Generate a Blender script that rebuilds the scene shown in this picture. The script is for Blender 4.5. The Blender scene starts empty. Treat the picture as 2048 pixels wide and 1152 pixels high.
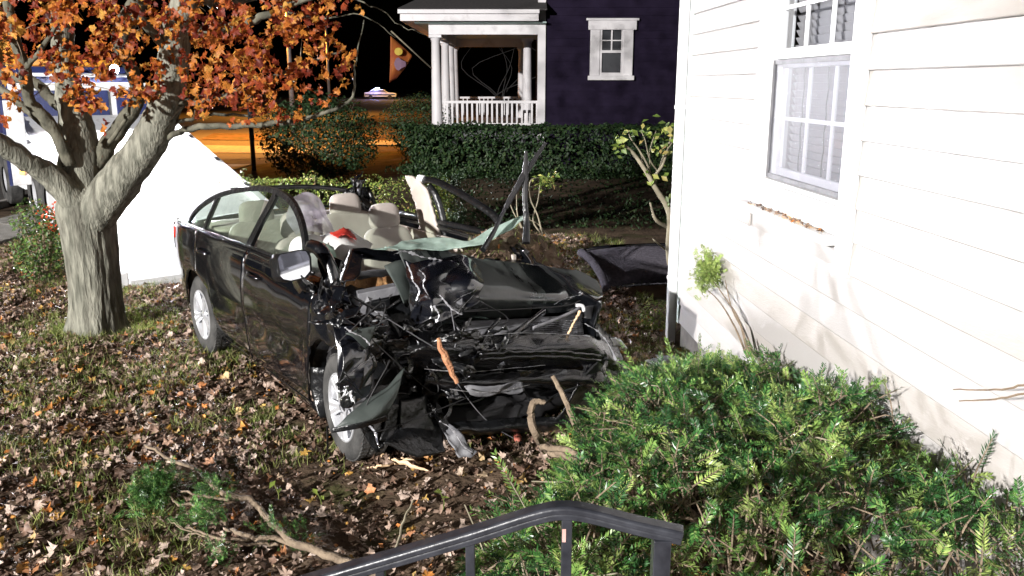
import bpy, math, random
import numpy as np
from mathutils import Vector, Matrix, noise as mn
random.seed(7)
rng = np.random.default_rng(7)
SC = bpy.context.scene
COL = SC.collection
R = math.radians
# ------------------------------------------------------------------ camera
cam = bpy.data.objects.new('camera', bpy.data.cameras.new('camera'))
COL.objects.link(cam)
cam.location = (0, 0, 2.2)
cam.rotation_euler = (R(76.5), 0, 0)
cam.data.lens = 1700 / 2048 * 36
cam.data.sensor_width = 36
cam.data.clip_start = 0.05
cam.data.clip_end = 1000
SC.camera = cam
# ------------------------------------------------------------------ sky, moon, exposure
world = bpy.data.worlds.new('World')
SC.world = world
world.use_nodes = True
nt = world.node_tree
sky = nt.nodes.new('ShaderNodeTexSky')
sky.sky_type = 'NISHITA'
sky.sun_disc = False
sky.sun_elevation = R(-4)
sky.sun_rotation = R(60)
nt.links.new(sky.outputs[0], nt.nodes['Background'].inputs[0])
nt.nodes['Background'].inputs[1].default_value = 0.004
SC.view_settings.view_transform = 'Standard'
SC.view_settings.look = 'None'
SC.view_settings.exposure = .12
SC.view_settings.gamma = 1


def lamp(name, kind, loc, power, color, size=0.1, aim=None, cone=90, blend=.5):
    d = bpy.data.lights.new(name, kind)
    d.energy = power
    d.color = color
    d.shadow_soft_size = size
    o = bpy.data.objects.new(name, d)
    COL.objects.link(o)
    o.location = loc
    if aim is not None:
        o.rotation_euler = (Vector(aim) - Vector(loc)).to_track_quat('-Z', 'Y').to_euler()
    if kind == 'SPOT':
        d.spot_size = R(cone)
        d.spot_blend = blend
    return o


# the fire engine's scene lamp in the street, left of the camera
lamp('scene_floodlight', 'SPOT', (-20.0, -21.0, 10.0), 128000, (1.0, .97, .94), .28, (0, 10, 1.0), 74, .5)
# ------------------------------------------------------------------ geometry of the view, used to measure real positions
TH = R(13.5)
FW = np.array([0, math.cos(TH), -math.sin(TH)])
UP = np.array([0, math.sin(TH), math.cos(TH)])
RT = np.array([1., 0, 0])
CP = np.array([0, 0, 2.2])


def ray(x, y):
    return RT * (x - 1024) / 1700 + UP * (576 - y) / 1700 + FW


def at(x, y, Y):
    d = ray(x, y)
    return CP + d * Y / d[1]


def gr(x, y, z=0.):
    d = ray(x, y)
    return CP + d * (z - 2.2) / d[2]


# ------------------------------------------------------------------ materials
MATS = {}


def mat(name, c1, c2=None, scale=8, rough=.6, metal=0, bump=0, bscale=None, coat=0, spec=.5, ramp=None, trans=0,
        rough2=None, detail=6, stretch=None, emit=None, estr=0, alpha=1, dirt=None, dscale=5, dlo=.5, dhi=.7, sheen=0):
    m = bpy.data.materials.new(name)
    m.use_nodes = True
    t = m.node_tree
    N = t.nodes
    L = t.links
    b = N['Principled BSDF']
    b.inputs['Roughness'].default_value = rough
    b.inputs['Metallic'].default_value = metal
    b.inputs['Coat Weight'].default_value = coat
    b.inputs['Coat Roughness'].default_value = .04
    b.inputs['Specular IOR Level'].default_value = spec
    b.inputs['Sheen Weight'].default_value = sheen
    b.inputs['Base Color'].default_value = (*c1, 1)
    b.inputs['Alpha'].default_value = alpha
    if emit:
        b.inputs['Emission Color'].default_value = (*emit, 1)
        b.inputs['Emission Strength'].default_value = estr
    tc = N.new('ShaderNodeTexCoord')
    mp = N.new('ShaderNodeMapping')
    L.new(tc.outputs['Object'], mp.inputs[0])
    if stretch:
        mp.inputs['Scale'].default_value = stretch
    col = None
    if ramp:
        g = N.new('ShaderNodeNewGeometry')
        oi = N.new('ShaderNodeObjectInfo')
        ad = N.new('ShaderNodeMath')
        ad.operation = 'ADD'
        fr = N.new('ShaderNodeMath')
        fr.operation = 'FRACT'
        L.new(g.outputs['Random Per Island'], ad.inputs[0])
        L.new(oi.outputs['Random'], ad.inputs[1])
        L.new(ad.outputs[0], fr.inputs[0])
        cr = N.new('ShaderNodeValToRGB')
        L.new(fr.outputs[0], cr.inputs[0])
        e = cr.color_ramp.elements
        e[0].position, e[0].color = ramp[0][0], (*ramp[0][1], 1)
        e[1].position, e[1].color = ramp[-1][0], (*ramp[-1][1], 1)
        for p, c in ramp[1:-1]:
            q = e.new(p)
            q.color = (*c, 1)
        col = cr.outputs[0]
        # blotches inside each leaf
        nz = N.new('ShaderNodeTexNoise')
        nz.inputs['Scale'].default_value = scale
        L.new(mp.outputs[0], nz.inputs[0])
        mx = N.new('ShaderNodeMix')
        mx.data_type = 'RGBA'
        mx.blend_type = 'MULTIPLY'
        mr = N.new('ShaderNodeMapRange')
        mr.inputs[1].default_value = .3
        mr.inputs[2].default_value = .7
        mr.inputs[3].default_value = .45
        mr.inputs[4].default_value = 1.25
        L.new(nz.outputs[0], mr.inputs[0])
        mx.inputs[0].default_value = 1
        L.new(col, mx.inputs[6])
        L.new(mr.outputs[0], mx.inputs[7])
        col = mx.outputs[2]
    elif c2:
        nz = N.new('ShaderNodeTexNoise')
        nz.inputs['Scale'].default_value = scale
        nz.inputs['Detail'].default_value = detail
        L.new(mp.outputs[0], nz.inputs[0])
        cr = N.new('ShaderNodeValToRGB')
        cr.color_ramp.elements[0].position = .35
        cr.color_ramp.elements[1].position = .65
        cr.color_ramp.elements[0].color = (*c1, 1)
        cr.color_ramp.elements[1].color = (*c2, 1)
        L.new(nz.outputs[0], cr.inputs[0])
        col = cr.outputs[0]
        if rough2 is not None:
            mr = N.new('ShaderNodeMapRange')
            mr.inputs[1].default_value = .35
            mr.inputs[2].default_value = .65
            mr.inputs[3].default_value = rough
            mr.inputs[4].default_value = rough2
            L.new(nz.outputs[0], mr.inputs[0])
            L.new(mr.outputs[0], b.inputs['Roughness'])
    if dirt:
        nd = N.new('ShaderNodeTexNoise')
        nd.inputs['Scale'].default_value = dscale
        nd.inputs['Detail'].default_value = 8
        nd.inputs['Roughness'].default_value = .65
        L.new(mp.outputs[0], nd.inputs[0])
        mr = N.new('ShaderNodeMapRange')
        mr.inputs[1].default_value = dlo
        mr.inputs[2].default_value = dhi
        L.new(nd.outputs[0], mr.inputs[0])
        mx = N.new('ShaderNodeMix')
        mx.data_type = 'RGBA'
        L.new(mr.outputs[0], mx.inputs[0])
        if col is not None:
            L.new(col, mx.inputs[6])
        else:
            mx.inputs[6].default_value = (*c1, 1)
        mx.inputs[7].default_value = (*dirt, 1)
        col = mx.outputs[2]
        mq = N.new('ShaderNodeMapRange')
        mq.inputs[1].default_value = dlo
        mq.inputs[2].default_value = dhi
        mq.inputs[3].default_value = rough
        mq.inputs[4].default_value = .75
        L.new(nd.outputs[0], mq.inputs[0])
        L.new(mq.outputs[0], b.inputs['Roughness'])
        if coat:
            mc = N.new('ShaderNodeMapRange')
            mc.inputs[1].default_value = dlo
            mc.inputs[2].default_value = dhi
            mc.inputs[3].default_value = coat
            mc.inputs[4].default_value = .1
            L.new(nd.outputs[0], mc.inputs[0])
            L.new(mc.outputs[0], b.inputs['Coat Weight'])
    if col is not None:
        L.new(col, b.inputs['Base Color'])
    if bump:
        nb = N.new('ShaderNodeTexNoise')
        nb.inputs['Scale'].default_value = bscale or scale * 3
        nb.inputs['Detail'].default_value = 6
        L.new(mp.outputs[0], nb.inputs[0])
        bp = N.new('ShaderNodeBump')
        bp.inputs['Strength'].default_value = bump
        bp.inputs['Distance'].default_value = .02
        L.new(nb.outputs[0], bp.inputs['Height'])
        L.new(bp.outputs[0], b.inputs['Normal'])
    if trans:
        tr = N.new('ShaderNodeBsdfTranslucent')
        if col is not None:
            L.new(col, tr.inputs[0])
        else:
            tr.inputs[0].default_value = (*c1, 1)
        ms = N.new('ShaderNodeMixShader')
        ms.inputs[0].default_value = trans
        L.new(b.outputs[0], ms.inputs[1])
        L.new(tr.outputs[0], ms.inputs[2])
        L.new(ms.outputs[0], N['Material Output'].inputs[0])
    MATS[name] = m
    return m


def glass(name, tint, gl=.12, rough=.02, haze=0, hcol=(.6, .65, .6)):
    m = bpy.data.materials.new(name)
    m.use_nodes = True
    t = m.node_tree
    N = t.nodes
    L = t.links
    N.remove(N['Principled BSDF'])
    tr = N.new('ShaderNodeBsdfTransparent')
    tr.inputs[0].default_value = (*tint, 1)
    g = N.new('ShaderNodeBsdfGlossy')
    g.inputs[1].default_value = rough
    lw = N.new('ShaderNodeLayerWeight')
    lw.inputs[0].default_value = gl
    ms = N.new('ShaderNodeMixShader')
    pw = N.new('ShaderNodeMath')
    pw.operation = 'POWER'
    pw.inputs[1].default_value = 4
    ma = N.new('ShaderNodeMath')
    ma.operation = 'MULTIPLY_ADD'
    ma.inputs[1].default_value = .65
    ma.inputs[2].default_value = gl * .35
    lw.inputs[0].default_value = .5
    L.new(lw.outputs['Facing'], pw.inputs[0])
    L.new(pw.outputs[0], ma.inputs[0])
    L.new(ma.outputs[0], ms.inputs[0])
    L.new(tr.outputs[0], ms.inputs[1])
    L.new(g.outputs[0], ms.inputs[2])
    out = ms.outputs[0]
    if haze:
        df = N.new('ShaderNodeBsdfDiffuse')
        df.inputs[0].default_value = (*hcol, 1)
        tl = N.new('ShaderNodeBsdfTranslucent')
        tl.inputs[0].default_value = (*hcol, 1)
        a = N.new('ShaderNodeAddShader')
        m1 = N.new('ShaderNodeMixShader')
        m1.inputs[0].default_value = .4
        L.new(df.outputs[0], m1.inputs[1])
        L.new(tl.outputs[0], m1.inputs[2])
        nz = N.new('ShaderNodeTexNoise')
        nz.inputs['Scale'].default_value = 9
        nz.inputs['Detail'].default_value = 8
        mr = N.new('ShaderNodeMapRange')
        mr.inputs[1].default_value = .3
        mr.inputs[2].default_value = .7
        mr.inputs[3].default_value = haze * .5
        mr.inputs[4].default_value = min(1, haze * 1.5)
        tc = N.new('ShaderNodeTexCoord')
        L.new(tc.outputs['Object'], nz.inputs[0])
        L.new(nz.outputs[0], mr.inputs[0])
        m2 = N.new('ShaderNodeMixShader')
        L.new(mr.outputs[0], m2.inputs[0])
        L.new(out, m2.inputs[1])
        L.new(m1.outputs[0], m2.inputs[2])
        N.remove(a)
        out = m2.outputs[0]
    L.new(out, N['Material Output'].inputs[0])
    MATS[name] = m
    return m


mat('ground', (.055, .037, .025), (.13, .09, .06), 3.5, .95, bump=1, bscale=24, spec=.15, dirt=(.04, .05, .012), dscale=1.3, dlo=.52, dhi=.66)
mat('asphalt', (.05, .05, .05), (.075, .07, .065), 6, .85, bump=.3, bscale=150)
mat('concrete', (.26, .25, .23), (.34, .32, .3), 5, .85, bump=.3, bscale=60, dirt=(.12, .11, .09), dscale=3)
mat('bark', (.10, .10, .08), (.25, .245, .20), 7, .9, bump=1, bscale=14, stretch=(3.6, 3.6, .7), spec=.2, dirt=(.05, .045, .035), dscale=2.2, dlo=.5, dhi=.75)
mat('limb_bark', (.058, .057, .043), (.14, .133, .10), 5, .9, bump=.9, bscale=16, stretch=(1.6, 1.6, 1), spec=.2, dirt=(.045, .04, .03), dscale=3, dlo=.5, dhi=.75)
mat('twig_bark', (.13, .095, .065), (.25, .19, .13), 14, .85, bump=.6, bscale=60)
mat('grey_twig', (.16, .14, .10), (.26, .23, .16), 10, .85)
mat('fresh_wood', (.55, .36, .20), (.68, .50, .32), 20, .7, stretch=(1, 1, 8))
mat('red_wood', (.36, .15, .07), (.52, .26, .14), 25, .8, bump=.8, bscale=70)
mat('maple_leaf', (.3, .1, .02), rough=.5, trans=.45, spec=.25, scale=14, ramp=[(0, (.12, .018, .010)), (.22, (.21, .032, .014)), (.42, (.32, .068, .016)), (.62, (.43, .13, .022)), (.84, (.54, .21, .035)), (1, (.52, .28, .055))])
mat('fallen_leaf', (.3, .1, .02), rough=.55, trans=.15, spec=.4, scale=18, ramp=[(0, (.10, .06, .042)), (.22, (.19, .115, .08)), (.45, (.30, .205, .155)), (.66, (.42, .31, .245)), (.84, (.56, .45, .38)), (.91, (.52, .19, .045)), (.96, (.52, .33, .08)), (1, (.48, .38, .31))])
mat('grass', (.1, .14, .03), rough=.6, trans=.3, ramp=[(0, (.09, .15, .025)), (.4, (.17, .23, .045)), (.7, (.27, .29, .08)), (1, (.36, .33, .15))])
mat('yew', (.03, .09, .02), rough=.36, spec=.4, trans=.12, ramp=[(0, (.022, .085, .020)), (.35, (.048, .15, .034)), (.7, (.095, .22, .052)), (.92, (.18, .31, .08)), (1, (.28, .38, .12))])
mat('yew_light', (.1, .2, .04), rough=.35, trans=.25, ramp=[(0, (.22, .35, .08)), (1, (.42, .50, .16))])
mat('yew_mid', (.1, .2, .04), rough=.36, spec=.4, trans=.2, ramp=[(0, (.11, .23, .055)), (1, (.25, .37, .09))])
mat('yew_dark', (.1, .2, .04), rough=.36, spec=.4, trans=.08, ramp=[(0, (.012, .048, .014)), (1, (.036, .11, .03))])
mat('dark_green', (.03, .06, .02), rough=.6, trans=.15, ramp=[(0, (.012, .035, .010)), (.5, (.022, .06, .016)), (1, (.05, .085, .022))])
mat('shrub_green', (.1, .2, .04), rough=.5, trans=.3, ramp=[(0, (.06, .09, .02)), (.35, (.14, .22, .04)), (.7, (.25, .32, .06)), (.9, (.40, .40, .12)), (1, (.36, .20, .08))])
mat('bush_green', (.1, .2, .04), rough=.5, trans=.2, ramp=[(0, (.03, .06, .015)), (.4, (.07, .14, .03)), (.8, (.12, .20, .04)), (1, (.20, .12, .06))])
mat('red_leaf', (.4, .03, .02), rough=.5, trans=.4, ramp=[(0, (.42, .025, .012)), (1, (.5, .08, .02))])
mat('siding', (.40, .383, .375), (.43, .412, .405), 1.3, .42, bump=.06, bscale=90, stretch=(.4, .4, 2), dirt=(.345, .325, .31), dscale=1.1, dlo=.5, dhi=.8)
mat('siding_warm', (.385, .362, .343), (.415, .388, .366), 1.3, .45, bump=.08, bscale=70, stretch=(.4, .4, 2), dirt=(.33, .305, .28), dscale=1.4, dlo=.48, dhi=.75)
mat('trim', (.62, .63, .64), (.66, .66, .67), 2, .4)
mat('teal_trim', (.62, .70, .67), rough=.5)
mat('foundation', (.14, .13, .12), (.24, .22, .2), 5, .9, bump=.5)
mat('blind', (.46, .45, .47), (.56, .54, .55), 3, .6)
mat('room', (.16, .15, .15), rough=.9)
glass('pane', (.80, .82, .84), .25)
glass('screen_pane', (.62, .62, .66), .02, .5, .10, (.3, .3, .32))
mat('purple', (.013, .009, .021), (.017, .012, .028), 3, .8, bump=.1, spec=.06)
mat('porch_white', (.62, .60, .62), (.72, .70, .71), 1.2, .55, dirt=(.45, .43, .44), dscale=2, dlo=.55, dhi=.75)
mat('porch_ceiling', (.38, .5, .47), rough=.6)
mat('shingle', (.035, .033, .035), (.06, .055, .055), 20, .9)
mat('porch_floor', (.12, .12, .13), rough=.7)
mat('black_iron', (.014, .015, .02), (.03, .032, .04), 26, .36, bump=.06, bscale=70, coat=.3, dirt=(.04, .04, .045), dscale=24, dlo=.70, dhi=.80)
mat('rust_iron', (.40, .22, .19), (.5, .3, .27), 60, .9)
# car
mat('black_paint', (.004, .0045, .006), rough=.10, coat=1, spec=.5, dirt=(.045, .037, .03), dscale=4.5, dlo=.55, dhi=.95)
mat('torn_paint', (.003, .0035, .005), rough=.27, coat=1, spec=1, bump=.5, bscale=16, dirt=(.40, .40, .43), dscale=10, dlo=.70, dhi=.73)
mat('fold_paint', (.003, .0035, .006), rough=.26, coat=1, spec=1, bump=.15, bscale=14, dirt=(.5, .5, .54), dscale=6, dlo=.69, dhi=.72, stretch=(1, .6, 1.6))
mat('glint_metal', (.42, .42, .45), (.6, .6, .64), 30, .35, metal=.4, bump=.6, bscale=40)  # pale metal for the drawn-in glints and scrapes on the folds
mat('hood_paint', (.003, .004, .0045), rough=.2, coat=1, spec=.8, dirt=(.085, .098, .092), dscale=2.4, dlo=.42, dhi=.64, stretch=(.4, 1, .4))  # grey-green dust tone, lifted to stand in for the white wall's reflection
mat('primer', (.032, .04, .037), (.055, .065, .06), 6, .55, bump=.2)
mat('black_plastic', (.004, .0045, .005), (.009, .0095, .011), 9, .30, spec=.7, bump=.6, bscale=22, dirt=(.04, .038, .035), dscale=8, dlo=.62, dhi=.8)
mat('wet_plastic', (.0025, .0025, .003), rough=.17, coat=.8, spec=.6, bump=.8, bscale=24, dirt=(.07, .07, .07), dscale=14, dlo=.69, dhi=.75, stretch=(1, .35, 1.6))
mat('grey_plastic', (.10, .10, .11), (.17, .17, .18), 8, .55, bump=.3)
mat('chrome', (.75, .76, .8), rough=.12, metal=1)
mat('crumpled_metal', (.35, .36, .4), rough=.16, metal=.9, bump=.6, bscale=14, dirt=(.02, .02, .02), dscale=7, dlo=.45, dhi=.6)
mat('alloy', (.62, .63, .66), rough=.35, metal=.55)
mat('tyre', (.022, .022, .022), (.075, .073, .07), 6, .85, bump=.4, bscale=60)
mat('beige', (.36, .315, .285), (.41, .365, .335), 5, .85, bump=.2, bscale=160, sheen=.2)
mat('beige_hard', (.40, .35, .31), (.5, .45, .4), 6, .6)
mat('dark_trim', (.009, .009, .010), (.016, .015, .016), 8, .6)
mat('airbag', (.66, .66, .64), (.74, .73, .72), 6, .8, bump=.4, bscale=12, trans=.2)
mat('red_stain', (.35, .02, .015), (.48, .05, .03), 12, .5)
mat('red_lens', (.5, .03, .015), rough=.15, coat=.8)
mat('amber_lens', (.7, .28, .03), rough=.15, coat=.8)
mat('insulation', (.20, .09, .03), (.36, .2, .08), 14, .85, bump=.8, bscale=30)
mat('headliner', (.065, .06, .072), (.11, .10, .12), 30, 1, bump=.6, bscale=80, spec=.1)
mat('mirror_glass', (.75, .76, .78), rough=.03, metal=1)
glass('car_glass', (.70, .80, .72), .16, .02, .10, (.35, .4, .33))
glass('shattered', (.55, .70, .62), .3, .1, .7, (.52, .64, .58))
glass('clear_film', (.82, .80, .86), .3, .15, .55, (.66, .60, .68))
mat('soil', (.055, .034, .020), (.12, .075, .045), 9, .95, bump=1, bscale=30)
# truck
mat('deck', (.62, .63, .64), (.72, .72, .72), 3, .45, metal=.2, dirt=(.3, .29, .28), dscale=3, dlo=.55, dhi=.75)
mat('truck_white', (.74, .75, .77), (.8, .8, .81), 2, .35, dirt=(.5, .5, .52), dscale=2)
mat('truck_blue', (.02, .03, .10), (.03, .04, .14), 3, .3, coat=.5)
mat('worklight', (1, 1, 1), emit=(.95, .93, 1), estr=60)
mat('sodium_glow', (1, .6, .2), emit=(1, .5, .12), estr=25)
mat('blue_glow', (.3, .4, 1), emit=(.3, .38, 1), estr=400)
mat('warm_glow', (1, .8, .5), emit=(1, .75, .45), estr=12)
mat('amber_glow', (1, .5, .1), emit=(1, .42, .06), estr=6)
mat('orange_flag', (.5, .16, .03), (.42, .09, .03), 5, .7, trans=.4)
mat('yellow_print', (.6, .45, .06), rough=.7, trans=.4)
mat('dark_print', (.12, .06, .10), rough=.7)
mat('bag', (.6, .6, .65), rough=.25, trans=.3, bump=.6, bscale=14, alpha=.75)
mat('brick_red', (.36, .09, .06), (.42, .14, .10), 10, .6)


# ------------------------------------------------------------------ mesh helpers
def link(name, me, parent=None):
    o = bpy.data.objects.new(name, me)
    COL.objects.link(o)
    if parent is not None:
        o.parent = parent
    return o


def mesh(name, V, F, m, parent=None, smooth=False, sharp=None, thick=0, bevel=0):
    me = bpy.data.meshes.new(name)
    V = np.asarray(V, dtype=np.float32)
    if isinstance(F, np.ndarray):
        n, k = F.shape
        me.vertices.add(len(V))
        me.vertices.foreach_set('co', V.ravel())
        me.loops.add(n * k)
        me.loops.foreach_set('vertex_index', F.astype(np.int32).ravel())
        me.polygons.add(n)
        me.polygons.foreach_set('loop_start', np.arange(0, n * k, k, dtype=np.int32))
        me.update(calc_edges=True)
        me.validate()
    else:
        me.from_pydata([tuple(map(float, v)) for v in V], [], F)
    me.materials.append(MATS[m])
    if smooth:
        me.polygons.foreach_set('use_smooth', [True] * len(me.polygons))
        me.update()
        if sharp:
            me.set_sharp_from_angle(angle=R(sharp))
    o = link(name, me, parent)
    if thick:
        s = o.modifiers.new('thickness', 'SOLIDIFY')
        s.thickness = thick
        s.offset = 0
    if bevel:
        s = o.modifiers.new('edge', 'BEVEL')
        s.width = bevel
        s.segments = 2
        s.limit_method = 'ANGLE'
    return o


class MB:
    def __init__(s):
        s.V = []
        s.F = []

    def add(s, V, F):
        k = len(s.V)
        s.V += [tuple(map(float, v)) for v in V]
        s.F += [[int(i) + k for i in f] for f in F]
        return s

    def box(s, lo, hi, M=None):
        x0, y0, z0 = lo
        x1, y1, z1 = hi
        V = [(x0, y0, z0), (x1, y0, z0), (x1, y1, z0), (x0, y1, z0), (x0, y0, z1), (x1, y0, z1), (x1, y1, z1), (x0, y1, z1)]
        if M is not None:
            V = [M @ Vector(v) for v in V]
        return s.add(V, [(0, 3, 2, 1), (4, 5, 6, 7), (0, 1, 5, 4), (1, 2, 6, 5), (2, 3, 7, 6), (3, 0, 4, 7)])

    def tube(s, P, r, n=8, closed_ends=True, flat=1):
        P = [Vector(p) for p in P]
        if not hasattr(r, '__len__'):
            r = [r] * len(P)
        k = len(s.V)
        t0 = (P[1] - P[0]).normalized()
        a = t0.orthogonal().normalized()
        for i, p in enumerate(P):
            t = (P[min(i + 1, len(P) - 1)] - P[max(i - 1, 0)]).normalized()
            a = (a - t * a.dot(t)).normalized()
            b = t.cross(a)
            for j in range(n):
                w = 2 * math.pi * j / n
                s.V.append(tuple(p + (a * math.cos(w) + b * math.sin(w) * flat) * r[i]))
        for i in range(len(P) - 1):
            for j in range(n):
                s.F.append([k + i * n + j, k + i * n + (j + 1) % n, k + (i + 1) * n + (j + 1) % n, k + (i + 1) * n + j])
        if closed_ends:
            s.F.append([k + j for j in range(n)][::-1])
            s.F.append([k + (len(P) - 1) * n + j for j in range(n)])
        return s

    def prism(s, poly, z0, z1, ax='z'):
        n = len(poly)

        def w(a, b, c):
            return {'z': (a, b, c), 'y': (a, c, b), 'x': (c, a, b)}[ax]
        V = [w(a, b, z0) for a, b in poly] + [w(a, b, z1) for a, b in poly]
        F = [list(range(n))[::-1], list(range(n, 2 * n))] + [[i, (i + 1) % n, n + (i + 1) % n, n + i] for i in range(n)]
        return s.add(V, F)

    def lathe(s, prof, M=None, n=24, ax='y'):
        k = len(s.V)
        for j in range(n):
            w = 2 * math.pi * j / n
            for (r, h) in prof:
                v = (r * math.cos(w), h, r * math.sin(w)) if ax == 'y' else (r * math.cos(w), r * math.sin(w), h)
                s.V.append(tuple(M @ Vector(v)) if M is not None else v)
        q = len(prof)
        for j in range(n):
            for i in range(q - 1):
                s.F.append([k + j * q + i, k + j * q + i + 1, k + ((j + 1) % n) * q + i + 1, k + ((j + 1) % n) * q + i])
        return s

    def build(s, name, m, parent=None, smooth=False, sharp=None, bevel=0, thick=0):
        return mesh(name, s.V, s.F, m, parent, smooth, sharp, thick, bevel)


def smoothline(P, n=6):
    P = np.array(P, float)
    Q = np.vstack([2 * P[0] - P[1], P, 2 * P[-1] - P[-2]])
    out = []
    for i in range(1, len(Q) - 2):
        for k in range(n):
            t = k / n
            out.append(.5 * (2 * Q[i] + (Q[i + 1] - Q[i - 1]) * t + (2 * Q[i - 1] - 5 * Q[i] + 4 * Q[i + 1] - Q[i + 2]) * t * t + (3 * Q[i] - Q[i - 1] - 3 * Q[i + 1] + Q[i + 2]) * t ** 3))
    out.append(P[-1])
    return np.array(out)


def resample(G, nr, nc):
    """control grid rows x cols x 3 -> smooth nr x nc grid"""
    G = np.array(G, float)

    def ax(A, n):
        m = len(A)
        if m == 2:
            t = np.linspace(0, 1, n)[:, None, None]
            return A[0] * (1 - t) + A[1] * t
        E = np.concatenate([[2 * A[0] - A[1]], A, [2 * A[-1] - A[-2]]])
        out = []
        for u in np.linspace(0, m - 1 - 1e-9, n):
            i = int(u)
            t = u - i
            a, b, c, d = E[i], E[i + 1], E[i + 2], E[i + 3]
            out.append(.5 * (2 * b + (c - a) * t + (2 * a - 5 * b + 4 * c - d) * t * t + (3 * b - a - 3 * c + d) * t ** 3))
        return np.array(out)
    A = ax(G, nr)
    return ax(A.transpose(1, 0, 2), nc).transpose(1, 0, 2)


def crumple(V, amp, freq, seed, k=7):
    r = np.random.default_rng(seed)
    out = V.copy()
    for i in range(k):
        n = r.normal(size=3)
        n /= np.linalg.norm(n)
        d = r.normal(size=3)
        d /= np.linalg.norm(d)
        f = freq * (.5 + 1.3 * r.random())
        w = 2 * np.abs(((V @ n) * f + r.random()) % 1 - .5) - .5
        out += (w * amp / f * freq * .5)[:, None] * d
    return out


def gridF(nr, nc):
    i = np.arange(nr - 1)[:, None] * nc + np.arange(nc - 1)[None]
    i = i.ravel()
    return np.stack([i, i + 1, i + nc + 1, i + nc], 1)


def sheet(name, G, m, parent=None, nr=14, nc=20, amp=0, freq=6, seed=0, thick=.006, sharp=28, ragged=0, edge=0):
    V = resample(G, nr, nc)
    r = np.random.default_rng(seed + 99)
    if ragged:
        for e in (0, nr - 1):
            V[e] += r.normal(size=V[e].shape) * ragged
        for e in (0, nc - 1):
            V[:, e] += r.normal(size=V[:, e].shape) * ragged
    V = V.reshape(-1, 3)
    if amp:
        V = crumple(V, amp, freq, seed)
    return mesh(name, V, gridF(nr, nc), m, parent, True, sharp, thick)


def dent_sheet(name, G, m, parent, nr, nc, jit, seed, thick=.006):
    """coarse crumpled panel, smoothed once: broad dents with tight ridges"""
    V = resample(G, nr, nc)
    r = np.random.default_rng(seed)
    V = V + r.normal(size=V.shape) * jit * np.array((1.3, .6, .6))
    me = bpy.data.meshes.new(name)
    tri = []
    for i in range(nr - 1):
        for j in range(nc - 1):
            a, b, c, d = i * nc + j, i * nc + j + 1, (i + 1) * nc + j + 1, (i + 1) * nc + j
            tri += [(a, b, c), (a, c, d)] if r.random() < .5 else [(a, b, d), (b, c, d)]
    me.from_pydata([tuple(v) for v in V.reshape(-1, 3)], [], tri)
    me.materials.append(MATS[m])
    me.polygons.foreach_set('use_smooth', [True] * len(tri))
    cr = me.attributes.new('crease_edge', 'FLOAT', 'EDGE')
    cr.data.foreach_set('value', (r.random(len(me.edges)) ** 2 * .9).astype(np.float32))
    o = link(name, me, parent)
    q = o.modifiers.new('smooth', 'SUBSURF')
    q.levels = q.render_levels = 3
    q = o.modifiers.new('thickness', 'SOLIDIFY')
    q.thickness = thick
    q.offset = 0
    return o


def thing(name, label, cat, loc=(0, 0, 0), yaw=0, group=None):
    o = bpy.data.objects.new(name, None)
    COL.objects.link(o)
    o.empty_display_size = .2
    o.location = loc
    o.rotation_euler = (0, 0, yaw)
    tag(o, label, cat, group)
    return o


def tag(o, label, cat, group=None):
    o['label'] = label
    o['category'] = cat
    if group:
        o['group'] = group
    return o


def struct(o):
    o['kind'] = 'structure'
    return o


def stuff(o):
    o['kind'] = 'stuff'
    return o


def rotmats(n, up, spread, r):
    """n rotation matrices whose z axis lies within spread of up"""
    z = np.array(up, float)[None] + r.normal(size=(n, 3)) * spread
    z /= np.linalg.norm(z, axis=1)[:, None]
    a = r.normal(size=(n, 3))
    x = np.cross(a, z)
    x /= np.linalg.norm(x, axis=1)[:, None]
    y = np.cross(z, x)
    return np.stack([x, y, z], 2)


# maple leaf outline (tip at +y, stalk at -y)
def leaf_proto(curl, fold):
    A = [(-90, .42), (-62, .50), (-38, .72), (-20, .48), (8, .92), (30, .50), (52, .62), (68, .48), (90, 1.0),
         (112, .48), (128, .62), (150, .50), (172, .92), (200, .48), (218, .72), (242, .50)]
    V = [(0, 0, 0)] + [(.5 * q * math.cos(R(a)), .5 * q * math.sin(R(a)), 0) for a, q in A]
    V = np.array(V)
    V[:, 2] = fold * np.abs(V[:, 0]) + curl * (V[:, 0] ** 2 + V[:, 1] ** 2) + .08 * np.sin(V[:, 0] * 9 + V[:, 1] * 7)
    n = len(A)
    F = np.array([(0, 1 + i, 1 + (i + 1) % n) for i in range(n)])
    return V, F


PROTOS = [leaf_proto(.5, .15), leaf_proto(-.7, .1), leaf_proto(.9, -.3), leaf_proto(-.2, .45)]


def litter_proto(seed):
    r = np.random.default_rng(seed)
    V, F = leaf_proto(r.uniform(-1.2, 1.2), r.uniform(-.5, .6))
    V = V * np.array((r.uniform(.6, 1.0), 1, 1))
    V[1:, :2] *= (.72 + .28 / np.maximum(.35, np.linalg.norm(V[1:, :2], axis=1) * 2))[:, None]
    V[1:] += r.normal(size=V[1:].shape) * (.05, .05, .10)
    return V, F


LITTER = [litter_proto(i) for i in range(8)]


def leaf_mass(name, P, S, M, m, parent=None, protos=None):
    """one mesh of many maple leaves"""
    VV, FF, k = [], [], 0
    protos = protos or PROTOS
    idx = rng.integers(0, len(protos), len(P))
    for j in range(len(protos)):
        w = np.where(idx == j)[0]
        V, F = protos[j]
        X = np.einsum('nij,vj->nvi', M[w], V) * S[w][:, None, None] + P[w][:, None]
        VV.append(X.reshape(-1, 3))
        FF.append((F[None] + (np.arange(len(w)) * len(V))[:, None, None]).reshape(-1, 3) + k)
        k += len(w) * len(V)
    return mesh(name, np.concatenate(VV), np.concatenate(FF), m, parent, True)


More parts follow.
